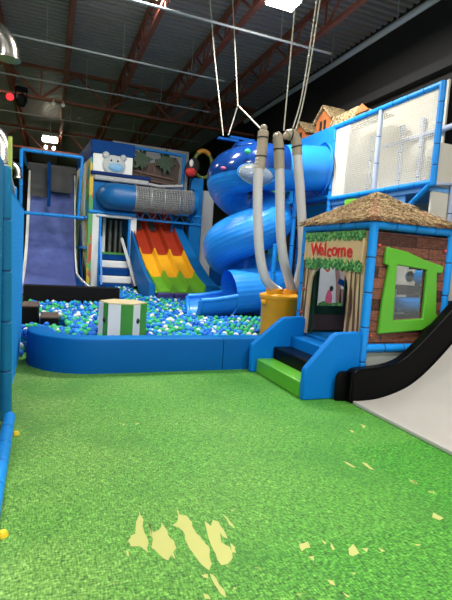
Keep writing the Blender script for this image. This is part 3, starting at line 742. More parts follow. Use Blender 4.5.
for x in (2.3, 2.75, 3.15, 3.6): MB().tube([(x-.015, yc+.02, zc+.01), (x+.015, yc+.02, zc+.01)], rr+.02, 28, caps=False).build('hoop', 'wire', t)
MB().tube([(4.08, yc+.06, zc+.06), (4.2, yc+.06, zc+.06)], rr+.03, 28, caps=False).build('end_collar', 'deck_blue', t)

# upper frame and lattice beam
t = thing('upper_frame', 'blue steel frame with a lattice beam over the three-lane slide', 'frame', (3.3, 14.2, 0))
for z in (2.62, 2.88): MB().bar((2.36, 14.0, z), (4.52, 14.0, z), .07, .06).build('beam_chord', 'foam', t)
b = MB()
for i in range(12):
    a = 2.36+2.16*i/12; b.bar((a, 14.0, 2.62 if i % 2 else 2.88), (a+.18, 14.0, 2.88 if i % 2 else 2.62), .018)
b.build('beam_lattice', 'foam', t)
MB().pad((1.9, 14.1, 4.76), (3.9, 14.1, 4.72), .045, .5).build('top_rail', 'deck_blue', t)
MB().pad((3.86, 14.1, 2.9), (3.86, 14.1, 4.74), .05, .5).build('post', 'deck_blue', t)
MB().b2((4.12, 14.0, .4), (4.52, 14.3, 4.08)).build('corner_column', 'deck_blue', t, bevel=.02)
for x in (3.62, 3.98): MB().pad((x, 14.25, .4), (x, 14.25, 2.65), .04, .5).build('post', 'deck_blue', t)
for x in (3.7, 4.1): MB().bar((x-.1, 14.5, 1.6), (x+.3, 14.5, 2.5), .06).build('brace', 'dgrey', t)
MB().b2((1.9, 16.2, 3.2), (4.6, 16.3, 5.35)).build('back_panel', 'grey', t)
MB().b2((2.3, 16.2, .3), (5.1, 16.3, 3.2)).build('back_panel', 'dgrey', t)
b = MB().tube([(1.95, 14.05, 3.88), (2.5, 14.05, 3.74), (3.1, 14.05, 3.68), (3.85, 14.05, 3.78)], .05, 10)
b.build('curved_rail', 'grey', t)
MB().b2((1.9, 14.1, 3.6), (3.85, 14.9, 3.68)).build('upper_deck', 'deck_blue', t)
MB().b2((4.58, 14.2, .4), (4.98, 14.5, 3.75)).build('wall_pad', 'grey', t, bevel=.03)
MB().b2((5.0, 14.2, .4), (5.9, 14.5, 2.6)).build('wall_pad', 'royal', t, bevel=.03)

# ship and palms cut-out
t = thing('pirate_ship_cutout', 'dark brown wooden ship cut-out with green palms on the upper deck', 'decoration', (2.8, 14.4, 3.70))
MB().prism([(0, .50), (.10, .34), (.22, .04), (1.60, -.05), (1.78, .10), (1.82, .66), (1.70, .86), (1.40, .88), (1.2, .70), (.95, .62), (.8, .60), (.5, .62), (.15, .62)], .12, (1.98, 14.45, 3.80), *FF).build('hull', 'hull', t, bevel=.01)
b = MB()
for x in (2.55, 2.75, 2.95): b.bar((x, 14.3, 4.0), (x+.06, 14.3, 4.55), .04)
b.bar((2.2, 14.3, 4.12), (3.6, 14.3, 3.98), .05); b.bar((2.2, 14.3, 3.9), (3.6, 14.3, 3.82), .04)
b.build('timbers', 'tanline', t)
def leafclump(cx, cz, n, R, seed):
    rnd = random.Random(seed); b = MB()
    for i in range(n):
        a = 2*PI*i/n+rnd.uniform(-.2, .2); L = R*rnd.uniform(.7, 1.1)
        b.prism([(0, -.02), (L*.5, -.075), (L, .0), (L*.5, .075), (0, .02)], .03, (cx, 14.28-.012*i, cz), (math.cos(a), 0, math.sin(a)), (-math.sin(a), 0, math.cos(a)))
    return b
for cx, cz, R, sd in ((2.10, 4.42, .42, 1), (2.56, 4.46, .36, 2), (3.30, 4.48, .40, 3)):
    leafclump(cx, cz, 11, R, sd).build('palm_leaves', 'leafd', t)

# plush and hoop on the far column
t = thing('plush_figure', 'black padded figure with white front and red lower half on the blue column', 'decoration', (4.06, 13.75, 4.0))
MB().ball((4.08, 13.9, 4.35), .26, 3, (.85, .7, 1.3), Matrix.Rotation(.3, 3, 'Y')).build('body', 'fur', t)
MB().ball((4.0, 13.74, 4.46), .10, 2, (.7, .5, 1.2)).build('white_front', 'whiteplastic', t)
MB().ball((4.0, 13.75, 4.18), .20, 2, (1, .7, .75)).build('red_wrap', 'plushred', t)
t = thing('ring_hoop', 'olive green hoop with an orange top standing left of the spiral slide', 'hoop', (4.50, 14.12, 4.1))
MB().tube([(4.50+.30*math.cos(2*PI*i/28), 14.12, 4.55+.42*math.sin(2*PI*i/28)) for i in range(29)], .055, 10, caps=False).build('ring', 'olive', t)
MB().tube([(4.50+.30*math.cos(a), 14.12, 4.55+.42*math.sin(a)) for a in [PI*.28+PI*.44*i/8 for i in range(9)]], .075, 10).build('ring_top', 'hoopyellow', t)

# ------------------------------------------------------------------ three lane slide
t = thing('lane_slide', 'three-lane slide in red, yellow and green running down into the balls', 'slide', (3.2, 13, 0))
pr3 = [(15.0, 2.72), (14.75, 2.70), (14.4, 2.42), (13.8, 1.95), (13.2, 1.50), (12.7, 1.12), (12.2, .82), (11.7, .62)]
s3 = smooth_prof(pr3, 6); n3 = len(s3)
XL = lambda f: 2.20+.42*f; XR = lambda f: 3.52+.50*f
def lane_piece(l, f0, f1, m, name='lane'):
    b = MB(); A = []
    i0, i1 = round(f0*(n3-1)), round(f1*(n3-1))
    for i in range(i0, i1+1):
        f = i/(n3-1); y, z = s3[i]; wd = (XR(f)-XL(f))/3; x0 = XL(f)+wd*l
        cr = [(0, .20), (.05, .20), (.16, .02), (.5, 0), (.84, .02), (.95, .20), (1, .20), (1, -.05), (0, -.05)]
        A.append([b.bm.verts.new((x0+wd*u, y, z+h)) for u, h in cr])
    k = len(cr)
    for P, Q in zip(A, A[1:]):
        for j in range(k): b.bm.faces.new((P[j], P[(j+1) % k], Q[(j+1) % k], Q[j]))
    b.bm.faces.new(A[0]); b.bm.faces.new(A[-1][::-1])
    return b.build(name, m, t, sharp=50)
for l in range(3):
    lane_piece(l, 0, .54, 'red', 'red_lane'); lane_piece(l, .54, .78, 'yellow', 'yellow_lane'); lane_piece(l, .78, 1, 'lanegreen', 'green_lane')
    f = .28; i = round(f*(n3-1)); y, z = s3[i]; x = XL(f)+(XR(f)-XL(f))/3*(l+.5)
    if l < 2: MB().box((x, y, z+.06), (.2, .5, .02), Matrix.Rotation(math.radians(37), 3, 'X')).build('lane_mat', 'dgrey', t)
    xa = XL(1)+(XR(1)-XL(1))/3*l
    MB().b2((xa+.01, 11.45, .30), (xa+.44, 11.68, .60)).build('end_pad', 'purple', t, bevel=.03)
def flank(xf, w0, w1, name):
    b = MB(); A = []
    for i in range(n3):
        f = i/(n3-1); y, z = s3[i]; x = xf(f); wd = w0+(w1-w0)*f
        A.append([b.bm.verts.new(v) for v in ((x, y, z+.22), (x+wd, y, z+.16), (x+wd, y, max(.2, z-.6)), (x, y, max(.2, z-.6)))])
    for P, Q in zip(A, A[1:]):
        for j in range(4): b.bm.faces.new((P[j], P[(j+1) % 4], Q[(j+1) % 4], Q[j]))
    b.bm.faces.new(A[0]); b.bm.faces.new(A[-1][::-1]); return b.build(name, 'deck_blue', t, sharp=45)
flank(lambda f: XL(f)-.02-(.02+.13*f), .02, .15, 'side_flank')
flank(lambda f: XR(f)+.0, .22, .42, 'side_flank')

# ------------------------------------------------------------------ spiral tube slide
CX, CY, RC, RT = 4.50, 10.2, .56, .52
t = thing('spiral_tube_slide', 'big blue spiral tube slide winding down into the ball pit', 'slide', (CX, CY, 0))
def hel(a, pitch=1.36, z0=3.72):         # a: radians turned from the front tangent (clockwise from above)
    zk = [3.76, 3.58, 3.14, 2.74, 2.32, 1.94, 1.55, 1.18, .90, .84]
    k = min(max(a, 0)/(PI/2), 8.99); i = int(k); f = k-i
    return Vector((CX-RC*math.sin(a), CY-RC*math.cos(a), zk[i]*(1-f)+zk[i+1]*f))
straight = [Vector((5.98, 9.42, 3.86)), Vector((5.5, 9.5, 3.83)), Vector((5.0, 9.6, 3.78))]
N = 28
turn1 = [hel(2*PI*i/N) for i in range(0, N//2+2)]
p1 = straight+turn1
MB().tube(straight+turn1[:2], RT, 36, caps=False).build('entry_tube', 'plastic', t)
shell = MB().tube(p1[2:], RT+.004, 20, caps=False, a0=-.22, a1=PI+.22, ref='up').build('upper_shell', 'plastic_shaded', t, sharp=80)  # top half coloured darker for shade, same plastic as below
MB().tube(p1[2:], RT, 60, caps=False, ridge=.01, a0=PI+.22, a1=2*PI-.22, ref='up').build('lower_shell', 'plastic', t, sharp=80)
full = [hel(2*PI*i/N) for i in range(N//2+1, 2*N)]
MB().tube(full, RT, 120, caps=False, ridge=.012).build('spiral_tube', 'plastic', t, sharp=80)
def joint(a, r=RT+.035):
    d_ = (hel(a+.02)-hel(a-.02)).normalized(); c_ = hel(a)
    return MB().tube([c_-d_*.03, c_-d_*.03, c_+d_*.03, c_+d_*.03], [RT, r, r, RT], 36, caps=False)
for a in (1.02, 2*PI+.45, 3.3*PI): joint(a).build('joint_ring', 'plastic', t)
e0 = hel(2*PI*(2*N-1)/N); ex = [e0, Vector((CX, CY-RC-.02, .89)), Vector((4.2, CY-RC-.04, .86)), Vector((4.0, CY-RC-.05, .84)), Vector((3.86, CY-RC-.05, .82))]
MB().tube(ex, RT, 120, caps=False, ridge=.012).build('exit_tube', 'plastic', t, sharp=80)
MB().tube([(3.84, CY-RC-.05, .82), (3.84, CY-RC-.05, .82), (3.90, CY-RC-.05, .83), (3.90, CY-RC-.05, .83)], [RT, RT+.05, RT+.05, RT], 36, caps=False).build('joint_ring', 'plastic', t)
ch = [Vector((3.88, CY-RC-.05, .82)), Vector((3.6, CY-RC-.05, .77)), Vector((3.3, CY-RC-.05, .72)), Vector((3.02, CY-RC-.05, .70))]
b = MB()
rings = []
for p in ch:
    k = 20; ring = []
    for rad in (RT, RT-.05):
        rng_ = range(k+1) if rad == RT else range(k, -1, -1)
        for j in rng_:
            a = PI+.06+(PI-.12)*j/k; ring.append(b.bm.verts.new(p+Vector((0, rad*math.cos(a), rad*math.sin(a)+.0))))
    rings.append(ring)
for A, B in zip(rings, rings[1:]):
    for j in range(len(A)): b.bm.faces.new((A[j], A[(j+1) % len(A)], B[(j+1) % len(A)], B[j]))
b.bm.faces.new(rings[0]); b.bm.faces.new(rings[-1][::-1])
b.build('exit_chute', 'plastic', t, bevel=.015)
b = MB()
for s in (-1, 1):
    yy = CY-RC-.05+s*RT*.95
    b.tube([(3.88, yy, .79), (3.6, yy, .74), (3.3, yy, .69), (3.03, yy, .67)], .055, 10)
b.tube([(3.03, CY-RC-.05+RT*.98*math.cos(a), .70+RT*.98*math.sin(a)) for a in [PI+.06+(PI-.12)*j/20 for j in range(21)]], .055, 10)
b.build('chute_rim', 'plastic', t)
# clear bubble window on the first turn, stickers
MB().ball((4.16, CY-RC-RT*.80, 3.47), .33, 3, (1.32, .5, .74), Matrix.Rotation(-.22, 3, 'X')).build('bubble_window', 'dome', t)
MB().tube([(4.16+.44*math.cos(2*PI*i/32), CY-RC-RT*.83+.05*math.sin(2*PI*i/32), 3.47+.245*math.sin(2*PI*i/32)) for i in range(33)], .018, 8, caps=False).build('window_rim', 'deck_blue', t)
MB().ball((3.92, CY-.72-RT*.55, 3.93), .075, 2, (1, .7, .8)).build('sticker', 'sticker_g', t)
MB().ball((3.55, CY-.28-RT*.55, 3.60), .055, 2, (1.2, .7, .7)).build('sticker', 'pink', t)
# mounting plates and support posts
for x, y, ln in ((3.62, 9.9, .5), (3.98, 10.1, .62)):
    MB().box((x+ln/2-.15, y, 4.30 if x < 3.9 else 4.42), (ln, .10, .05)).build('hanging_bracket', 'royal', t)
MB().ball((4.45, 10.1, 4.22), .36, 2, (1.5, 1, .55)).build('shell_cap', 'plastic_shaded', t)
MB().pad((4.72, 9.12, .05), (4.72, 9.12, 2.0), .055, .6).build('support_post', 'foam', t)
MB().pad((5.35, 9.5, .05), (5.35, 9.5, 3.3), .055, .6).build('support_post', 'foam', t)
MB().tube([(5.94, 9.43, 3.86), (5.99, 9.42, 3.86)], [RT+.08, RT+.08], 36, caps=False).tube([(5.94, 9.43, 3.86), (5.94, 9.43, 3.86)], [RT, RT+.08], 36, caps=False).build('wall_flange', 'plastic', t)

# ropes
def rope(pts, label, r=.014):
    P = smooth_prof([tuple(p) for p in pts], 6) if len(pts) != 3 or r < .014 else pts
    return tag(MB().tube(P, r, 8).build('rope', 'rope'), label, 'rope')
rope([(3.02, 9.8, 7.38), (3.25, 9.83, 6.0), (3.58, 9.86, 4.36)], 'leftmost pale rope hanging straight down to the spiral slide')
rope([(3.48, 9.6, 7.34), (3.68, 9.72, 6.2), (3.90, 9.9, 5.1)], 'pale rope from the ceiling ending in a fork above the spiral slide')
rope([(3.90, 9.9, 5.1), (3.86, 10.0, 4.8), (3.80, 10.12, 4.46)], 'short left leg of the forked rope tied to the slide bracket')
rope([(3.90, 9.9, 5.1), (3.22, 6.98, 3.74)], 'right leg of the forked rope slanting down to the left hose')
rope([(3.52, 6.7, 7.38), (3.55, 6.8, 5.5), (3.57, 6.9, 3.78)], 'pale rope hanging straight down behind the middle hose', .011)
rope([(3.99, 6.7, 7.38), (3.92, 6.8, 5.6), (3.86, 6.9, 4.4), (3.74, 6.9, 3.86)], 'left strand of the doubled rope tied to the right hose', .011)
rope([(4.05, 6.7, 7.38), (3.98, 6.8, 5.6), (3.91, 6.9, 4.4), (3.80, 6.9, 3.84)], 'right strand of the doubled rope tied to the right hose', .011)

# ------------------------------------------------------------------ hoses and yellow bucket
def hose(pts, label, cap_pts, straps):
    t = thing('clear_hose', label, 'hose', pts[-1])
    P = smooth_prof([tuple(p) for p in pts], 26); R_ = [.079+(.004 if i % 2 else -.002) for i in range(len(P))]
    MB().tube(P, R_, 16, caps=False).build('hose_wall', 'hose', t, sharp=80)
    Q = smooth_prof([tuple(p) for p in cap_pts], 6); k = len(Q)
    MB().tube(Q, [.088-.0*(i/k) if i < k-2 else .05 for i in range(k)], 16).ball(Q[-1], .06, 2).build('cap', 'hosecap', t)
    for p, d_ in straps:
        p, d_ = Vector(p), Vector(d_).normalized()
        MB().tube([p-d_*.012, p+d_*.012], .096, 16, caps=False).build('strap', 'strap', t)
    return t
hose([(3.20, 6.9, 3.62), (3.165, 6.9, 2.92), (3.23, 6.9, 2.11), (3.32, 6.9, 1.60), (3.44, 6.9, 1.28), (3.62, 6.94, 1.14), (3.76, 6.98, 1.08)], 'left clear hose, curving down into the yellow bucket',
     [(3.175, 6.9, 3.10), (3.195, 6.9, 3.50), (3.20, 6.9, 3.76)], [((3.20, 6.9, 3.60), (0, 0, 1)), ((3.185, 6.9, 3.30), (0, 0, 1))])
hose([(3.50, 6.9, 3.50), (3.57, 6.9, 2.92), (3.65, 6.9, 2.14), (3.76, 6.9, 1.62), (3.90, 6.93, 1.30), (4.0, 6.97, 1.10)], 'middle clear hose, entering the yellow bucket beside the left one',
     [(3.54, 6.9, 3.15), (3.50, 6.9, 3.50), (3.46, 6.9, 3.64), (3.44, 6.9, 3.66)], [((3.505, 6.9, 3.46), (-.1, 0, 1))])
hose([(3.84, 6.9, 3.52), (3.90, 6.9, 3.2), (3.97, 6.9, 2.85), (4.07, 6.9, 2.21), (4.12, 6.9, 1.7), (4.10, 6.97, 1.25), (4.02, 7.03, 1.08)], 'right clear hose passing behind the hut roof corner',
     [(3.86, 6.9, 3.42), (3.82, 6.9, 3.64), (3.73, 6.9, 3.74), (3.62, 6.9, 3.70)], [((3.84, 6.9, 3.56), (-.3, 0, 1)), ((3.70, 6.9, 3.735), (1, 0, 0))])
t = thing('yellow_bucket', 'large yellow plastic bucket that takes in the clear hoses', 'bucket', (3.80, 7.0, .05))
MB().lathe([(.30, .05), (.31, .08), (.33, .90), (.345, .92), (.345, .97), (.31, .99)], (3.80, 7.0, 0), 36).build('body', 'bucket', t)
MB().lathe([(.36, .955), (.37, .97), (.37, 1.02), (.35, 1.035), (.28, 1.05), (.26, 1.06), (.20, 1.06)], (3.80, 7.0, 0), 36).build('lid', 'bucket', t)
MB().lathe([(.15, 1.06), (.15, 1.13), (.11, 1.14)], (3.66, 6.97, 0), 24).lathe([(.12, 1.06), (.12, 1.12), (.10, 1.13)], (3.99, 7.0, 0), 24).build('hose_socket', 'bucket', t)
MB().box((3.45, 6.93, .90), (.09, .10, .09)).build('handle', 'bucket', t, bevel=.03)

# ------------------------------------------------------------------ welcome hut
HX0, HX1, HY0, HY1 = 3.65, 4.90, 4.50, 6.05
t = thing('play_hut', 'small play hut with thatched roof and Welcome sign beside the slide', 'play hut', (4.27, 5.27, 0))
for x, y in ((HX0, HY0), (HX0, HY1), (HX1, HY0), (HX1, HY1)):
    MB().pad((x, y, 0), (x, y, 2.16), .055, .44).build('post', 'foam', t)
for p, q in (((HX0, HY0, 2.13), (HX0, HY1, 2.13)), ((HX0, HY0, 2.13), (HX1, HY0, 2.13)), ((HX1, HY0, 2.13), (HX1, HY1, 2.13)), ((HX0, HY1, 2.13), (HX1, HY1, 2.13))):
    MB().pad(p, q, .055, .30).build('top_rail', 'foam', t)
MB().pad((HX0, HY0, .60), (HX1, HY0, .60), .055, .32).build('lower_rail', 'foam', t)
MB().b2((HX0+.06, HY0-.01, .0), (HX1-.06, HY0+.02, .55)).build('skirt_panel', 'skirt', t)
MB().b2((HX0+.02, HY0+.06, .44), (HX1-.03, HY1-.06, .55)).build('deck', 'stair', t, bevel=.02)
MB().b2((HX0+.05, HY0+.1, 0), (HX0+.08, HY1-.1, .44)).build('skirt_panel', 'dgrey', t)
# right face: plank print with window opening
win = [(.37, 1.06-.66), (.85, 1.06-.62), (.85, 1.63-.66), (.37, 1.68-.66)]
win = [(.38, .30), (.86, .33), (.85, .96), (.36, 1.00)]
MB().prism([(.05, 0), (HX1-HX0-.05, 0), (HX1-HX0-.05, 1.385), (.05, 1.385)], .03, (HX0, HY0+.02, .66), *FF, holes=[win]).build('plank_panel', 'plank', t, smooth=False)
outl = [(.175, 1.21), (.49, 1.17), (.78, 1.09), (1.12, 1.02), (1.115, .925), (1.02, .93), (1.08, .40), (1.15, .34), (.87, .175), (.5, .15), (.17, .13), (.19, .55), (.235, .98), (.165, 1.0)]
wf = MB().prism(outl, .05, (HX0, HY0-.012, .66), *FF, holes=[win]).build('window_frame', 'green', t, bevel=.014)
wf['label'] = 'green padded window frame with crooked edges'
MB().prism(win, .004, (HX0, HY0+.01, .66), *FF).build('window_pane', 'windowpane', t, smooth=False)
for x, z in ((.09, .10), (.09, 1.22), (1.16, 1.22), (1.17, .30)): MB().ball((HX0+x, HY0-.02, .66+z), .02, 2).build('red_bead', 'bead', t)
# left face: tree door
def arch_hole(a0, a1, zb, zs, zt, n=10):
    pts = [(a0, zb)]; c_ = (a0+a1)/2; r_ = (a1-a0)/2
    pts.append((a1, zb)); pts.append((a1, zs))
    for i in range(1, n): th = PI*i/n; pts.append((c_+r_*math.cos(th), zs+(zt-zs)*math.sin(th)))
    pts.append((a0, zs)); return pts
# plane runs from u=0 (back post, y=6.0) to u=1.45 (front post)
LP = (HX0-.005, HY1-.055, .56)
panel = [(0, 0), (.20, 0)]+[(.23, .76)]+[(.23+.45-.45*math.cos(PI*i/10), .76+.28*math.sin(PI*i/10)) for i in range(1, 10)]+[(1.13, .76), (1.12, 0), (1.44, 0), (1.44, 1.49), (0, 1.49)]
MB().prism(panel, .03, LP, *FL).build('tree_door_panel', 'bark', t, smooth=False)
# dark lining of the doorway
MB().b2((HX0+.03, HY1-.29, .56), (HX0+.06, HY1-.265, 1.55)).build('door_lining', 'dgreen', t)
def leafband(seed, z0, z1, u0, u1, jag, zig=26, base='lo'):
    rnd = random.Random(seed); lo = []; hi = []
    for i in range(zig+1):
        u_ = u0+(u1-u0)*i/zig
        lo.append((u_, z0+(rnd.uniform(0, jag) if i % 2 else 0))); hi.append((u_, z1-(rnd.uniform(0, jag) if (i % 2) and base == 'both' else 0)))
    return lo+hi[::-1]
LPo = (HX0-.036, HY1-.055, .56)
sg = MB().prism([(.02, 1.10), (1.40, 1.06), (1.41, 1.47), (.01, 1.48)], .012, LPo, *FL).build('sign_board', 'tan', t, smooth=False)
MB().prism(leafband(4, 1.37, 1.50, .02, 1.42, .07), .01, (HX0-.049, HY1-.055, .56), *FL).build('leaf_garland', 'foliage', t, smooth=False)
MB().prism(leafband(9, .975, 1.14, .08, 1.40, .08, 26, 'both'), .01, (HX0-.049, HY1-.055, .56), *FL).build('leaf_garland', 'foliage', t, smooth=False)
for u_, z_ in ((.06, 1.36), (1.38, 1.36), (.08, .66), (1.36, .10), (.06, .30)): MB().ball((HX0-.05, HY1-.055-u_, .56+z_), .022, 2).build('red_bead', 'bead', t)
for u_, w0, w1 in ((.0, .05, .10), (1.33, .10, .05)):          # rolled scroll ends of the sign
    MB().tube([(HX0-.05, HY1-.055-(u_+.05), .56+1.10), (HX0-.05, HY1-.055-(u_+.07), .56+1.40)], .022, 10).build('scroll_end', 'tan', t)
# root like trunk stripes
for k, (u0, u1, w_) in enumerate(((.06, .02, .022), (.15, .10, .02), (1.19, 1.20, .022), (1.27, 1.33, .024), (1.36, 1.42, .018))):
    MB().prism([(u0-w_*.4, .98), (u0+w_*.4, .98), ((u0+u1)/2+w_, .5), (u1+w_, .02), (u1-w_, .02), ((u0+u1)/2-w_*.6, .5)], .006, (HX0-.036, HY1-.055, .56), *FL).build('trunk_groove', 'tanline', t, smooth=False)
# lettering
def letters(word, size, O, u, v, n_, jit, adv):
    bm = bmesh.new(); x = 0; dg = bpy.context.evaluated_depsgraph_get(); rnd = random.Random(5)
    for ch_, a in zip(word, adv):
        cu = bpy.data.curves.new('glyph', 'FONT'); cu.body = ch_; cu.size = size; cu.extrude = .004; cu.offset = .0045; cu.resolution_u = 4
        ob = bpy.data.objects.new('glyph', cu); COL.objects.link(ob); bpy.context.view_layer.update()
        me = bpy.data.meshes.new_from_object(ob.evaluated_get(bpy.context.evaluated_depsgraph_get()))
        Rm = Matrix.Rotation(rnd.uniform(-jit, jit), 4, 'Z'); Rm.translation = (x, rnd.uniform(-.008, .008), 0)
        me.transform(Rm)
        B = Matrix((Vector(u), Vector(v), Vector(n_))).transposed().to_4x4(); B.translation = O
        me.transform(B); bm.from_mesh(me)
        bpy.data.objects.remove(ob); bpy.data.curves.remove(cu); bpy.data.meshes.remove(me); x += a
    mb = MB(); mb.bm.free(); mb.bm = bm; return mb
lt = letters('Welcome', .25, (HX0-.054, HY1-.055-.20, .56+1.165), (0, -1, 0), (0, 0, 1), (-1, 0, 0), .10, [.215, .130, .065, .120, .135, .205, .12]).build('lettering', 'text_red', t, smooth=False)
lt['label'] = 'red word Welcome'
# inside: dark green back wall with a printed picture
MB().prism([(.06, -.12), (1.19, -.12), (1.19, 1.52), (.06, 1.52)], .03, (HX0, HY1, .56), *FF, holes=[[(.28, .40), (.77, .40), (.77, 1.15), (.28, 1.15)]]).build('inner_wall', 'dgreen', t, smooth=False)
MB().b2((HX0+.10, HY1-.05, .57), (HX1-.10, HY1-.032, .82)).build('inner_skirt', 'brownfoam', t)
MB().b2((HX1-.04, HY0+.06, 1.78), (HX1-.01, HY1-.06, 2.08)).build('inner_wall', 'dgreen', t)
# thatched roof
AP = Vector(((HX0+HX1)/2, (HY0+HY1)/2, 2.645)); EZ = 2.20; OV = .07
EC = [Vector((HX0-OV, HY0-OV, EZ)), Vector((HX1+OV, HY0-OV, EZ)), Vector((HX1+OV, HY1+OV, EZ)), Vector((HX0-OV, HY1+OV, EZ))]
b = MB(); vs = [b.bm.verts.new(v) for v in EC]; vb = [b.bm.verts.new(v-Vector((0, 0, .03))) for v in EC]; va = b.bm.verts.new(AP)
for i in range(4): b.bm.faces.new((vs[i], vs[(i+1) % 4], va)); b.bm.faces.new((vb[i], vb[(i+1) % 4], vs[(i+1) % 4], vs[i]))
b.bm.faces.new(vb[::-1]); b.build('roof_base', 'strawred', t, smooth=False)
b = MB(); rnd = random.Random(11)
def straw(a, e, r):
    d_ = (e-a); sd = d_.cross(Vector((rnd.uniform(-1, 1), rnd.uniform(-1, 1), 1))).normalized()*r; up = sd.cross(d_).normalized()*r
    v = [b.bm.verts.new(a+sd), b.bm.verts.new(a-sd), b.bm.verts.new(a+up), b.bm.verts.new(e)]
    for f in ((0, 1, 3), (1, 2, 3), (2, 0, 3), (0, 2, 1)): b.bm.faces.new([v[j] for j in f])
for i in range(4):
    A, B_ = EC[i], EC[(i+1) % 4]; nrm = (B_-A).cross(AP-A).normalized()
    for k in range(620):
        s = rnd.random(); h = rnd.random()**1.1
        foot = A.lerp(B_, s); p = foot.lerp(AP, h)
        down = ((A+B_)/2-AP).normalized(); down = (down+(B_-A).normalized()*rnd.uniform(-.5, .5)).normalized()
        L = rnd.uniform(.12, .26); q = p+nrm*rnd.uniform(.005, .03)
        straw(q, q+down*L+nrm*rnd.uniform(-.01, .07)+Vector((0, 0, -.02*h)), rnd.uniform(.004, .011))
for k in range(160):
    a = rnd.uniform(0, 2*PI); q = AP+Vector((0, 0, rnd.uniform(-.02, .03)))
    straw(q, q+Vector((math.cos(a)*.28, math.sin(a)*.28, -.16+rnd.uniform(-.03, .05))), .006)
b.build('thatch', 'straw', t, smooth=False)
for i in range(4):
    b = MB()
    A, B_ = EC[i], EC[(i+1) % 4]; outn = Vector(((A+B_)/2-AP)); outn.z = 0; outn.normalize()
    for k in range(240):
        p = A.lerp(B_, (k+rnd.random())/240)+Vector((0, 0, .015)); straw(p-outn*.03, p+outn*rnd.uniform(.01, .06)+Vector((0, 0, rnd.uniform(-.06, .02))), .008)
    b.build('thatch_fringe', 'strawred', t, smooth=False)
# picture board standing behind the hut, seen through its door (generic print)
t = thing('picture_board', 'pale printed board with a red balloon seen through the hut door', 'picture board', (5.35, 7.72, .05))
pic = MB().b2((4.98, 7.70, .05), (5.74, 7.74, 1.92)).build('board', 'mural', t, bevel=.01)
PO = (5.04, 7.70, .76); PK = 1.28
PF = lambda o_, th, nm, m_: MB().prism([(u_*PK, v_*PK) for u_, v_ in o_], th, PO, *FF).build(nm, m_, pic, smooth=False)
PF([(.22, .80), (.30, .80), (.38, .45), (.44, .0), (.33, 0), (.30, .40)], .004, 'print_trunk', 'mural_brown')
PF([(.30, .80), (.52, .80), (.52, .30), (.40, .36), (.37, .52)], .004, 'print_house', 'pink_grey')
PF([(.33, .38), (.52, .30), (.52, .40), (.36, .46)], .006, 'print_roof', 'royal')
PF([(.39, .05), (.52, .05), (.52, .26), (.39, .30)], .004, 'print_trunk', 'mural_brown')
PF([(.125+.045*math.cos(2*PI*i/16), .60+.05*math.sin(2*PI*i/16)) for i in range(16)], .006, 'print_balloon', 'ballred')
PF([(.12, .05), (.25, .05), (.25, .16), (.21, .28), (.16, .26), (.13, .16)], .006, 'print_dress', 'pink')
PF([(.225+.035*math.cos(2*PI*i/14), .29+.045*math.sin(2*PI*i/14)) for i in range(14)], .008, 'print_hair', 'strap')
PF([(.0, 0), (.53, 0), (.53, .07), (.45, .05), (.38, .08), (.2, .05), (.1, .09), (.0, .05)], .009, 'print_grass', 'foliage')

# rollers seen through the hut window
t = thing('roller_climber', 'blue padded rollers and brown boards seen through the hut window', 'climber', (5.5, 5.7, 0))
MB().tube([(5.10, 5.7, 1.04), (5.92, 5.7, 1.04)], .125, 20).build('roller', 'foam', t, bevel=.02)
MB().tube([(5.42, 5.7, 1.50), (5.92, 5.7, 1.50)], .11, 20).build('roller', 'foam', t, bevel=.02)
MB().b2((5.10, 5.74, 1.20), (5.92, 5.80, 1.36)).build('board', 'brownfoam', t)
MB().b2((5.10, 5.74, .60), (5.92, 5.80, .88)).build('board', 'brownfoam', t)
for x in (5.07, 5.95): MB().b2((x-.03, 5.6, 0), (x+.03, 5.85, 1.3 if x < 5.5 else 1.75)).build('upright', 'cream', t, bevel=.01)
MB().b2((5.42, 5.62, 1.36), (5.46, 5.78, 1.62)).build('bracket', 'cream', t)

# ------------------------------------------------------------------ stairs
t = thing('soft_stairs', 'soft play stairs with blue sides leading to the hut door', 'stairs', (3.2, 5.1, 0))
def side(y0, x0, z_f, lab):
    o_ = [(x0, 0), (3.57, 0), (3.57, .78), (3.54, .815), (3.22, .80), (3.17, .775), (x0+.02, z_f+.02), (x0, z_f-.02)]
    return MB().prism(o_, .09, (0, y0+.09, 0), *FF).build('side_panel', 'stair', t, bevel=.018)
side(4.43, 2.80, .37, 'near'); side(5.78-.04, 2.72, .40, 'far')
MB().b2((2.80, 4.53, 0), (3.10, 5.73, .205)).build('step', 'green', t, bevel=.018)
MB().b2((3.06, 4.53, 0), (3.38, 5.73, .375)).build('step', 'black', t, bevel=.018)
MB().b2((3.34, 4.53, 0), (3.585, 5.73, .535)).build('step', 'stair', t, bevel=.018)

# ------------------------------------------------------------------ wide grey slide with black side
t = thing('wide_slide', 'wide pale grey slide with a black padded side at the right edge', 'slide', (3.4, 3.2, 0))
wp = smooth_prof([(3.36, .035), (3.7, .05), (4.05, .14), (4.30, .27), (4.55, .47), (4.85, .76), (5.25, 1.18), (5.7, 1.66), (6.0, 1.95)], 6)
b = MB(); A = []
for x, z in wp: A.append([b.bm.verts.new(v) for v in ((x, 1.7, z), (x, 4.2, z), (x, 4.2, max(0, z-.5) if z > .1 else 0), (x, 1.7, max(0, z-.5) if z > .1 else 0))])
for P, Q in zip(A, A[1:]):
    for j in range(4): b.bm.faces.new((P[j], P[(j+1) % 4], Q[(j+1) % 4], Q[j]))
b.bm.faces.new(A[0]); b.bm.faces.new(A[-1][::-1]); b.build('slide_bed', 'slidegrey', t, sharp=30)
MB().b2((3.335, 1.7, 0), (3.375, 4.2, .045)).build('front_lip', 'slidegrey', t, bevel=.01)
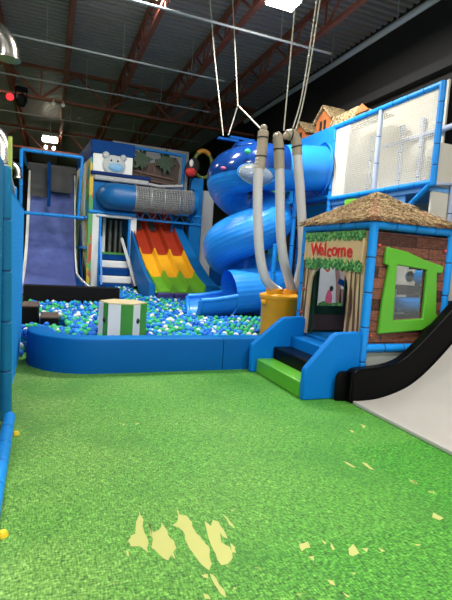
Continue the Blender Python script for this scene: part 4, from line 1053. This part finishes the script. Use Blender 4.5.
up = smooth_prof([(3.33, .36), (3.40, .405), (3.75, .43), (4.0, .49), (4.2, .62), (4.45, .84), (4.73, 1.11), (5.25, 1.62), (6.0, 2.35)], 5)
MB().prism(up+[(6.0, 0), (3.33, 0)], .14, (0, 4.36, 0), *FF).build('side_wall', 'black', t, bevel=.02)
MB().prism(up+[(6.0, 0), (3.33, 0)], .14, (0, 1.7, 0), *FF).build('side_wall', 'black', t, bevel=.02)
MB().lathe([(.20, 0), (.21, .05), (.21, .30), (.17, .35), (.0, .36)], (3.40, 4.37, 0), 24, 1, .22).build('end_bolster', 'black', t)
MB().tube([(3.31, 4.23, .02), (3.31, 4.23, .36)], .012, 8).build('end_piping', 'black', t)
MB().b2((5.75, 1.75, 0), (5.98, 4.34, 1.4)).build('support_block', 'royal', t)

# ------------------------------------------------------------------ raised play structure along the black wall
t = thing('raised_play_frame', 'raised netted play structure with blue padded frame along the black wall', 'play structure', (6.0, 7.5, 0))
FX = 6.0
MB().pad((FX, 6.0, 4.72), (FX, 9.05, 4.74), .055, .36).build('top_rail', 'foam', t)
MB().pad((FX, 6.0, 3.11), (FX, 9.05, 3.12), .055, .36).build('lower_rail', 'foam', t)
MB().pad((FX, 6.0, 3.05), (FX, 6.0, 4.76), .055, .34).build('post', 'foam', t)
MB().pad((FX, 9.05, 0), (FX, 9.05, 4.80), .05, .36).build('post', 'foam', t)
MB().pad((FX, 7.5, 3.15), (FX, 7.5, 4.70), .05, .5).build('mid_post', 'lilac', t)
MB().pad((FX, 6.02, 3.1), (FX, 6.75, 2.58), .05, .36).build('brace', 'foam', t)
MB().grid((FX+.01, 6.02, 3.14), (0, 2.55, 0), (0, 0, 1.56), 58, 36).build('netting', 'net', t, wire=.012)
MB().b2((FX+.0, 8.52, 3.14), (FX+.04, 9.0, 4.68)).build('solid_panel', 'cream', t, bevel=.01)
MB().b2((7.04, 6.9, 2.0), (7.08, 12.5, 5.3)).build('rear_panel', 'cream', t)
MB().pad((6.98, 5.2, 4.35), (6.98, 9.0, 4.35), .055, .6).build('rear_rail', 'lilac', t)
MB().pad((6.98, 7.4, 2.9), (6.98, 7.4, 4.7), .05, .6).build('rear_post', 'lilac', t)
MB().pad((6.98, 6.35, 2.9), (6.98, 6.35, 4.7), .05, .6).build('rear_post', 'lilac', t)
MB().b2((FX+.02, 6.05, 2.98), (7.06, 9.0, 3.06)).build('deck', 'sky', t)
MB().b2((FX+.06, 6.7, 2.1), (FX+.1, 9.0, 3.08)).build('under_panel', 'sky', t)
MB().b2((FX+.06, 9.1, 2.1), (FX+.1, 10.3, 3.05)).build('under_panel', 'teal', t)
MB().b2((FX-.03, 8.05, 2.62), (FX+.05, 8.42, 3.04)).b2((FX-.03, 7.25, 2.72), (FX+.05, 7.6, 3.05)).build('green_pad', 'lime', t, bevel=.01)
MB().b2((FX-.02, 9.1, 4.28), (FX+.04, 12.2, 4.80)).build('blue_awning', 'plastic', t, bevel=.01)
MB().b2((FX+.06, 9.1, 3.1), (FX+.1, 12.2, 4.28)).build('tube_wall', 'plastic', t)
MB().pad((FX, 9.05, 3.18), (FX, 12.2, 3.18), .055, .5).build('lower_rail', 'foam', t)
MB().b2((FX+.08, 10.3, .3), (FX+.12, 12.2, 3.1)).build('under_panel', 'teal', t)
pp = MB().b2((FX-.02, 10.35, 1.4), (FX+.05, 11.15, 3.08)).build('plank_panel', 'plank', t, smooth=False)
MB().prism([(0, 0), (.36, .0), (.36, 1.2), (.46, 1.25), (.40, 1.45), (.0, 1.55)], .06, (FX-.03, 11.30, 1.5), *FL).build('green_pad', 'lime', t, bevel=.01)
MB().pad((FX-.06, 10.2, .1), (FX-.06, 10.2, 3.1), .06, .4).build('post', 'foam', t)
MB().prism([(0, .16), (.3, .0), (.9, .02), (1.5, .22), (1.75, .16), (1.62, .36), (1.72, .52), (1.4, .46), (.8, .56), (.3, .42)], .05, (FX-.1, 12.5, 3.32), *FL).build('fish_shape', 'lime', t, bevel=.01)
MB().b2((FX-.18, 12.2, 3.40), (FX-.15, 12.34, 3.78)).build('fish_stripe', 'ballred', t)
# open net to the right of the frame, towards the wall
MB().b2((FX+.06, 6.06, 1.1), (7.06, 6.1, 3.8)).build('end_panel', 'cream', t)
MB().pad((FX+.45, 6.0, 1.2), (FX+.45, 6.0, 3.1), .04, .5).build('rear_post', 'lilac', t)
MB().pad((FX+.02, 6.0, 3.08), (7.05, 6.0, 3.2), .03, .5).build('rear_rail', 'lilac', t)
MB().b2((5.2, 6.3, .0), (5.95, 6.36, 2.0)).build('end_panel', 'cream', t)
for y in (6.2, 8.0, 9.0, 12.0): MB().pad((7.0, y, 0), (7.0, y, 4.7), .05, .6).build('rear_post', 'lilac', t)

# little thatched houses on top
def house(y, w, h, label, zb=4.83, roofw=.5, side='gable'):
    t = thing('roof_house', label, 'model house', (FX+.35, y, zb))
    hw = w/2
    MB().prism([(-hw, 0), (hw, 0), (hw, h*.55), (0, h), (-hw, h*.55)], .5, (FX+.62, y, zb), *FL).build('wall', 'orange', t, smooth=False)
    for a in (-.45, .1):
        for z in (.12, .52): MB().box((FX+.115, y-hw*(a+.17), zb+h*.55*z+.06), (.02, hw*.26, h*.2)).build('window_opening', 'strap', t)
    for s in (-1, 1):
        p0, p1 = (0, h+.05), (s*(hw+.09), h*.55-.06)
        MB().prism([p0, p1, (p1[0], p1[1]+.06), (0, h+.11)][::s], .62, (FX+.68, y, zb), *FL).build('roof_slope', 'straw', t, smooth=False)
    return t
house(9.78, .62, .52, 'small orange house with thatched gable in the middle of the frame top')
house(10.9, .60, .42, 'small orange house partly hidden behind the hose tops', 4.83)
t = thing('thatch_canopy', 'long thatched canopy roof at the right of the little orange houses', 'roof', (FX+.3, 8.6, 4.83))
MB().prism([(0, 0), (1.55, 0), (1.40, .06), (1.05, .22), (.1, .20)], .6, (FX+.65, 9.4, 4.81), *FL).build('roof_slope', 'straw', t, smooth=False)
MB().prism([(1.0, .04), (1.45, .04), (1.22, .22)], .02, (FX+.04, 9.4, 4.81), *FL).build('gable_end', 'orange', t, smooth=False)
